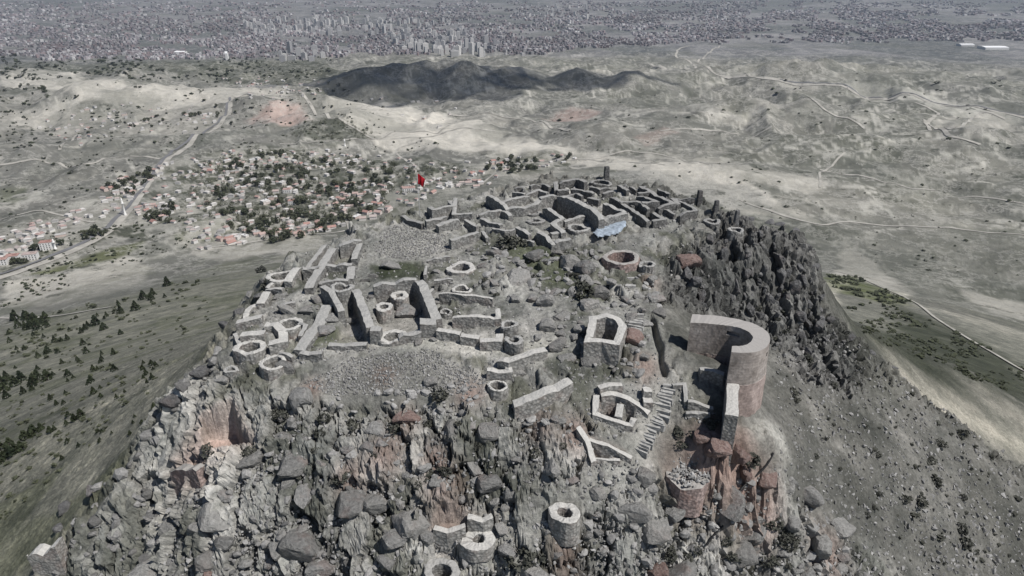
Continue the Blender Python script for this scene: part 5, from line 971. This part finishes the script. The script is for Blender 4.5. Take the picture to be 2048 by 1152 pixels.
def small_houses(polys):
    Vs = []; Fs = []; Cs = []; off = 0
    for poly, n_ in polys:
        x, y = inpx(poly, n_)
        for q in zput(x, y):
            w, d, h = rng.uniform(6, 12), rng.uniform(5, 9), rng.uniform(3, 6); a = rng.choice([.4, -.5, 1.1])+rng.normal(0, .15); v, f = box(w, d, h+1); v[:, 2] -= 1
            rv = np.array([(-w/2-.4, -d/2-.4, h), (w/2+.4, -d/2-.4, h), (w/2+.4, d/2+.4, h), (-w/2-.4, d/2+.4, h), (-w/4, 0, h+1.8), (w/4, 0, h+1.8)]); rf = [(0,1,5,4), (2,3,4,5), (1,2,5,5), (3,0,4,4), (3,2,1,0)]
            vv = np.vstack([v, rv]); vv = np.column_stack([vv[:, 0]*math.cos(a)-vv[:, 1]*math.sin(a), vv[:, 0]*math.sin(a)+vv[:, 1]*math.cos(a), vv[:, 2]])+q; Vs.append(vv)
            Fs += [[i+off for i in t] for t in f]+[[i+8+off for i in dict.fromkeys(t)] for t in rf]; off += 14
            wc = np.array([.55, .54, .52])*rng.uniform(.7, 1.15); rc_ = np.array([(.34,.25,.23), (.38,.33,.31), (.5,.48,.46), (.3,.29,.28)])[rng.integers(0, 4)]; Cs.append(np.vstack([np.tile(wc, (8, 1)), np.tile(rc_, (6, 1))]))
    me = mesh("outlying_houses", np.vstack(Vs), Fs); set_cover(me, np.vstack(Cs)); tag(link("outlying_houses", me, None, M_ATTR), "countless small houses and sheds filling the village and its outskirts", "houses", kind="stuff")
small_houses([([(200,400),(330,330),(480,295),(640,305),(760,312),(900,335),(1150,305),(1130,325),(960,365),(800,420),(690,455),(560,485),(400,500),(340,440)], 330), ([(0,540),(100,470),(240,425),(230,400),(60,450),(0,470)], 60), ([(30,260),(220,205),(450,225),(430,260),(200,290),(60,290)], 50), ([(440,150),(640,160),(650,190),(480,205)], 40)])
WIN = mesh("window", *box(1.5, .12, 1.7)); WIN.materials.append(M_WIN)
def apartment(px, py, w, d, h, rz, lab):
    q = zput([px], [py])[0]; e = empty("apartment_house", q, lab, "building", "apartment houses of the village"); e.rotation_euler = (0, 0, rz)
    a = house_wall(w, d, h, 0); a.materials.append(M_HWW); link("wall", a, e); b = flat_roof(w, d, h); b.materials.append(M_TILE); link("roof", b, e)
    for fl_ in range(int(h//3)):
        for i in range(int(w//4)):
            o = bpy.data.objects.new("window", WIN); COL.objects.link(o); o.parent = e; o.location = (-w/2+2.2+i*4, -d/2-.04, .9+fl_*3)
M_HWW = plain_material("white_render", (.72,.71,.69), .08, .3)
for a in [(96,498,18,12,13,.3,"white apartment house nearest the small roadside minaret"),(63,518,20,12,10,.3,"white apartment house in the middle of the roadside row"),(28,522,18,12,10,.25,"white apartment house second from the left edge"),(6,528,16,12,9,.25,"white apartment house cut by the left edge"),
   (818,384,26,14,10,.2,"broad white building with dark windows below the flag"),(575,385,16,12,8,.1,"white house standing alone among the orchards"),(585,408,14,12,8,.1,"tall white house at the edge of the pink quarter"),(700,372,22,12,7,.1,"long pale house above the pink quarter")]: apartment(*a)
def minaret(px, py, h, lab):
    q = zput([px], [py])[0]; e = empty("minaret", q, lab, "minaret"); prof = [(2.4,-2),(2.4,h*.12),(1.6,h*.16),(1.5,h*.62),(2.4,h*.64),(2.4,h*.68),(1.3,h*.69),(1.25,h*.84)]; v = []; f = []; n_ = 14
    for r, z in prof: v += [(r*math.cos(a), r*math.sin(a), z) for a in np.arange(n_)*2*math.pi/n_]
    for i in range(len(prof)-1):
        for j in range(n_): f.append((i*n_+j, i*n_+(j+1) % n_, (i+1)*n_+(j+1) % n_, (i+1)*n_+j))
    link("shaft", mesh("shaft", v, f, True), e, M_HWW); v = [(1.5*math.cos(a), 1.5*math.sin(a), h*.84) for a in np.arange(n_)*2*math.pi/n_]+[(0, 0, h)]
    link("spire", mesh("spire", v, [(j, (j+1) % n_, n_) for j in range(n_)], True), e, M_HWW)
minaret(251, 431, 36, "tall white minaret beside the main road in the village"); minaret(111, 498, 18, "short white minaret behind the roadside apartment row"); minaret(690, 292, 20, "pale pointed tower above the village orchards")
# ------------------------------------------------------------------ the city far away
def tower_material():
    m, nt, b = mat("city_facade"); tc = N(nt, "ShaderNodeTexCoord").outputs["Object"]; oi = N(nt, "ShaderNodeObjectInfo"); w = N(nt, "ShaderNodeTexWave", bands_direction='Z'); w.inputs["Scale"].default_value = .9; nt.links.new(tc, w.inputs["Vector"])
    c = ramp(nt, oi.outputs["Random"], [(0, (.3,.3,.31)), (.5, (.46,.455,.45)), (1, (.6,.585,.565))]); nt.links.new(mix(nt, 'MULTIPLY', 1.0, c, ramp(nt, w.outputs["Color"], [(.3, g(.75)), (.6, g(1.05))])), b.inputs["Base Color"]); return m
M_TOWER = tower_material(); TW = []
for w, d, h in ((24,20,46),(28,18,38),(20,20,54),(34,16,32)):
    v, f = box(w, d, h+6); v[:, 2] -= 6; v2, f2 = box(w*.45, d*.45, 4); v2[:, 2] += h; me = mesh("apartment_tower", np.vstack([v, v2]), f+[tuple(i+8 for i in q) for q in f2]); me.materials.append(M_TOWER); TW.append(me)
for poly, n_, lab in [([(470,40),(560,30),(700,35),(700,66),(560,68),(480,58)],90,"tall pale apartment tower in the left part of the distant high-rise belt"),([(700,35),(930,40),(940,75),(720,72)],80,"tall pale apartment tower in the middle of the distant high-rise belt"),
   ([(770,72),(1000,78),(990,108),(880,108),(790,92)],75,"pale apartment tower just above the dark hill"),([(1000,10),(1300,8),(1300,30),(1050,40)],25,"small pale tower on the far right skyline of the city"),([(560,100),(660,98),(660,115),(560,118)],14,"pale block in the row left of the dark hill")]:
    x, y = inpx(poly, n_); y = y+6
    for q in zput(x, y):
        o = link("apartment_tower", rr_.choice(TW), None, None, q); o.rotation_euler = (0, 0, rr_.uniform(-.5, .5)); s = rr_.uniform(.8, 1.2); o.scale = (s, s, s*rr_.uniform(.7, 1.15)); tag(o, lab, "tower block", "high-rise blocks of the distant city")
def lowrise(n_):
    x = rng.uniform(-20, 2068, n_); lim = np.interp(x, [-20,300,640,700,1000,1040,1250,1400,1700,2068], [118,122,118,110,108,112,92,88,85,80]); y = 2+(lim-2)*rng.random(n_)**.8
    y = y-14*(fbm(x/40., y*0, 505, 3)-.4); keep = (fbm(x/50., y/9., 501, 3) > .38+.05*(x > 1500)) & (y > 2); x, y = x[keep], y[keep]; q = zput(x, y); D = np.linalg.norm(q-CAM, axis=1); k = len(q)
    w = rng.uniform(9, 26, k)*np.clip(D/6500, .8, 1.5); d = rng.uniform(9, 22, k)*np.clip(D/6500, .8, 1.5); h = rng.uniform(6, 17, k); a = rng.choice([.2, .9, -.4], k)+rng.normal(0, .1, k)
    bv, bf = box(1, 1, 1); V_ = np.empty((k, 8, 3)); lx = bv[None, :, 0]*w[:, None]; ly = bv[None, :, 1]*d[:, None]
    V_[..., 0] = lx*np.cos(a)[:, None]-ly*np.sin(a)[:, None]+q[:, 0:1]; V_[..., 1] = lx*np.sin(a)[:, None]+ly*np.cos(a)[:, None]+q[:, 1:2]; V_[..., 2] = bv[None, :, 2]*(h[:, None]+4)-4+q[:, 2:3]
    F_ = (np.array(bf)[None]+8*np.arange(k)[:, None, None]).reshape(-1, 4); me = fast_mesh("low_city_blocks", V_.reshape(-1, 3), F_, False)
    pal = np.array([(.24,.225,.235),(.34,.32,.33),(.28,.23,.235),(.5,.49,.49),(.17,.17,.18),(.3,.275,.29)]); c = pal[rng.integers(0, 6, k)]*rng.uniform(.7, 1.1, (k, 1))*(.6+.8*fbm(q[:, 0:1]/600., q[:, 1:2]/600., 521, 3)); set_cover(me, np.repeat(c, 8, 0))
    tag(link("low_city_blocks", me, None, M_ATTR), "sea of low grey buildings of the distant city", "city", kind="stuff")
lowrise(23000)
M_SHED = plain_material("white_sheet_roof", (.8,.8,.8), .05, .05)
for px, py, w, d, h, lab in [(1985,98,150,90,14,"large white industrial hall at the right edge of the city"),(1930,92,90,60,12,"smaller white hall left of the large industrial hall"),(362,108,60,45,14,"white domed hall at the left front of the city"),(455,120,14,14,40,"slim pale tower in front of the city")]:
    q = zput([px], [py])[0]; e = empty("industrial_hall" if h < 20 else "city_tower", q, lab, "building"); a = house_wall(w, d, h, 0); a.materials.append(M_HWW); link("wall", a, e); b = gable_roof(w, d, h+.02, h*.25); b.materials.append(M_SHED); link("roof", b, e)
# ------------------------------------------------------------------ the cloud whose shadow darkens the far hill
def cloud(name, gx, gy, gz, alt, lobes, label):
    t = (alt-gz)/SUN[2]; c = np.array([gx, gy, gz])+SUN*t; bm = bmesh.new(); r = np.random.default_rng(12)
    for dx, dy, sx, sy in lobes:
        n0 = len(bm.verts); k = bmesh.ops.create_icosphere(bm, subdivisions=3, radius=1)
        for v in k['verts']:
            p = v.co; nz = 1+.16*math.sin(5*p.x+dx)+.16*math.sin(6*p.y+dy)+.1*math.sin(9*p.z+dx); v.co = Vector((p.x*sx*nz+dx, p.y*sy*nz+dy, p.z*45*nz))
    me = bpy.data.meshes.new(name); bm.to_mesh(me); bm.free(); me.polygons.foreach_set("use_smooth", [True]*len(me.polygons))
    m, nt, b = mat("cloud_white"); b.inputs["Base Color"].default_value = (.9,.9,.9,1); b.inputs["Roughness"].default_value = 1; tr = N(nt, "ShaderNodeBsdfTransparent"); mx = N(nt, "ShaderNodeMixShader"); fz = noise(nt, N(nt, "ShaderNodeTexCoord").outputs["Object"], .012, 6, .65)
    nt.links.new(ramp(nt, fz, [(.36, g(.12)), (.62, g(.5))]), mx.inputs[0]); nt.links.new(tr.outputs[0], mx.inputs[1]); nt.links.new(b.outputs[0], mx.inputs[2]); nt.links.new(mx.outputs[0], nt.nodes["Material Output"].inputs["Surface"]); tag(link(name, me, None, m, c), label, "cloud")
dh = hit(880, 170)[0]
cloud("cloud", dh[0], dh[1], dh[2], 1800, [(-620,150,170,60),(-470,110,150,90),(-330,60,150,190),(-200,0,200,240),(0,40,240,230),(170,20,230,200),(380,60,260,120),(560,90,220,80),(750,110,160,50)], "flat white cumulus above the dark far hill, over the picture's top edge")
# ------------------------------------------------------------------ haze
v, f = box(64000, 64000, 720); v[:, 2] -= 662; hz_ = link("haze", mesh("haze", v, f)); m = bpy.data.materials.new("haze"); m.use_nodes = True; nt = m.node_tree; nt.nodes.remove(nt.nodes["Principled BSDF"])
pv = N(nt, "ShaderNodeVolumePrincipled"); pv.inputs["Color"].default_value = (.74,.84,1.0,1); pv.inputs["Density"].default_value = 2.8e-5; pv.inputs["Anisotropy"].default_value = .2
nt.links.new(pv.outputs[0], nt.nodes["Material Output"].inputs["Volume"]); hz_.data.materials.append(m); tag(hz_, "thin pale haze in the air over the plain", "haze", kind="stuff")
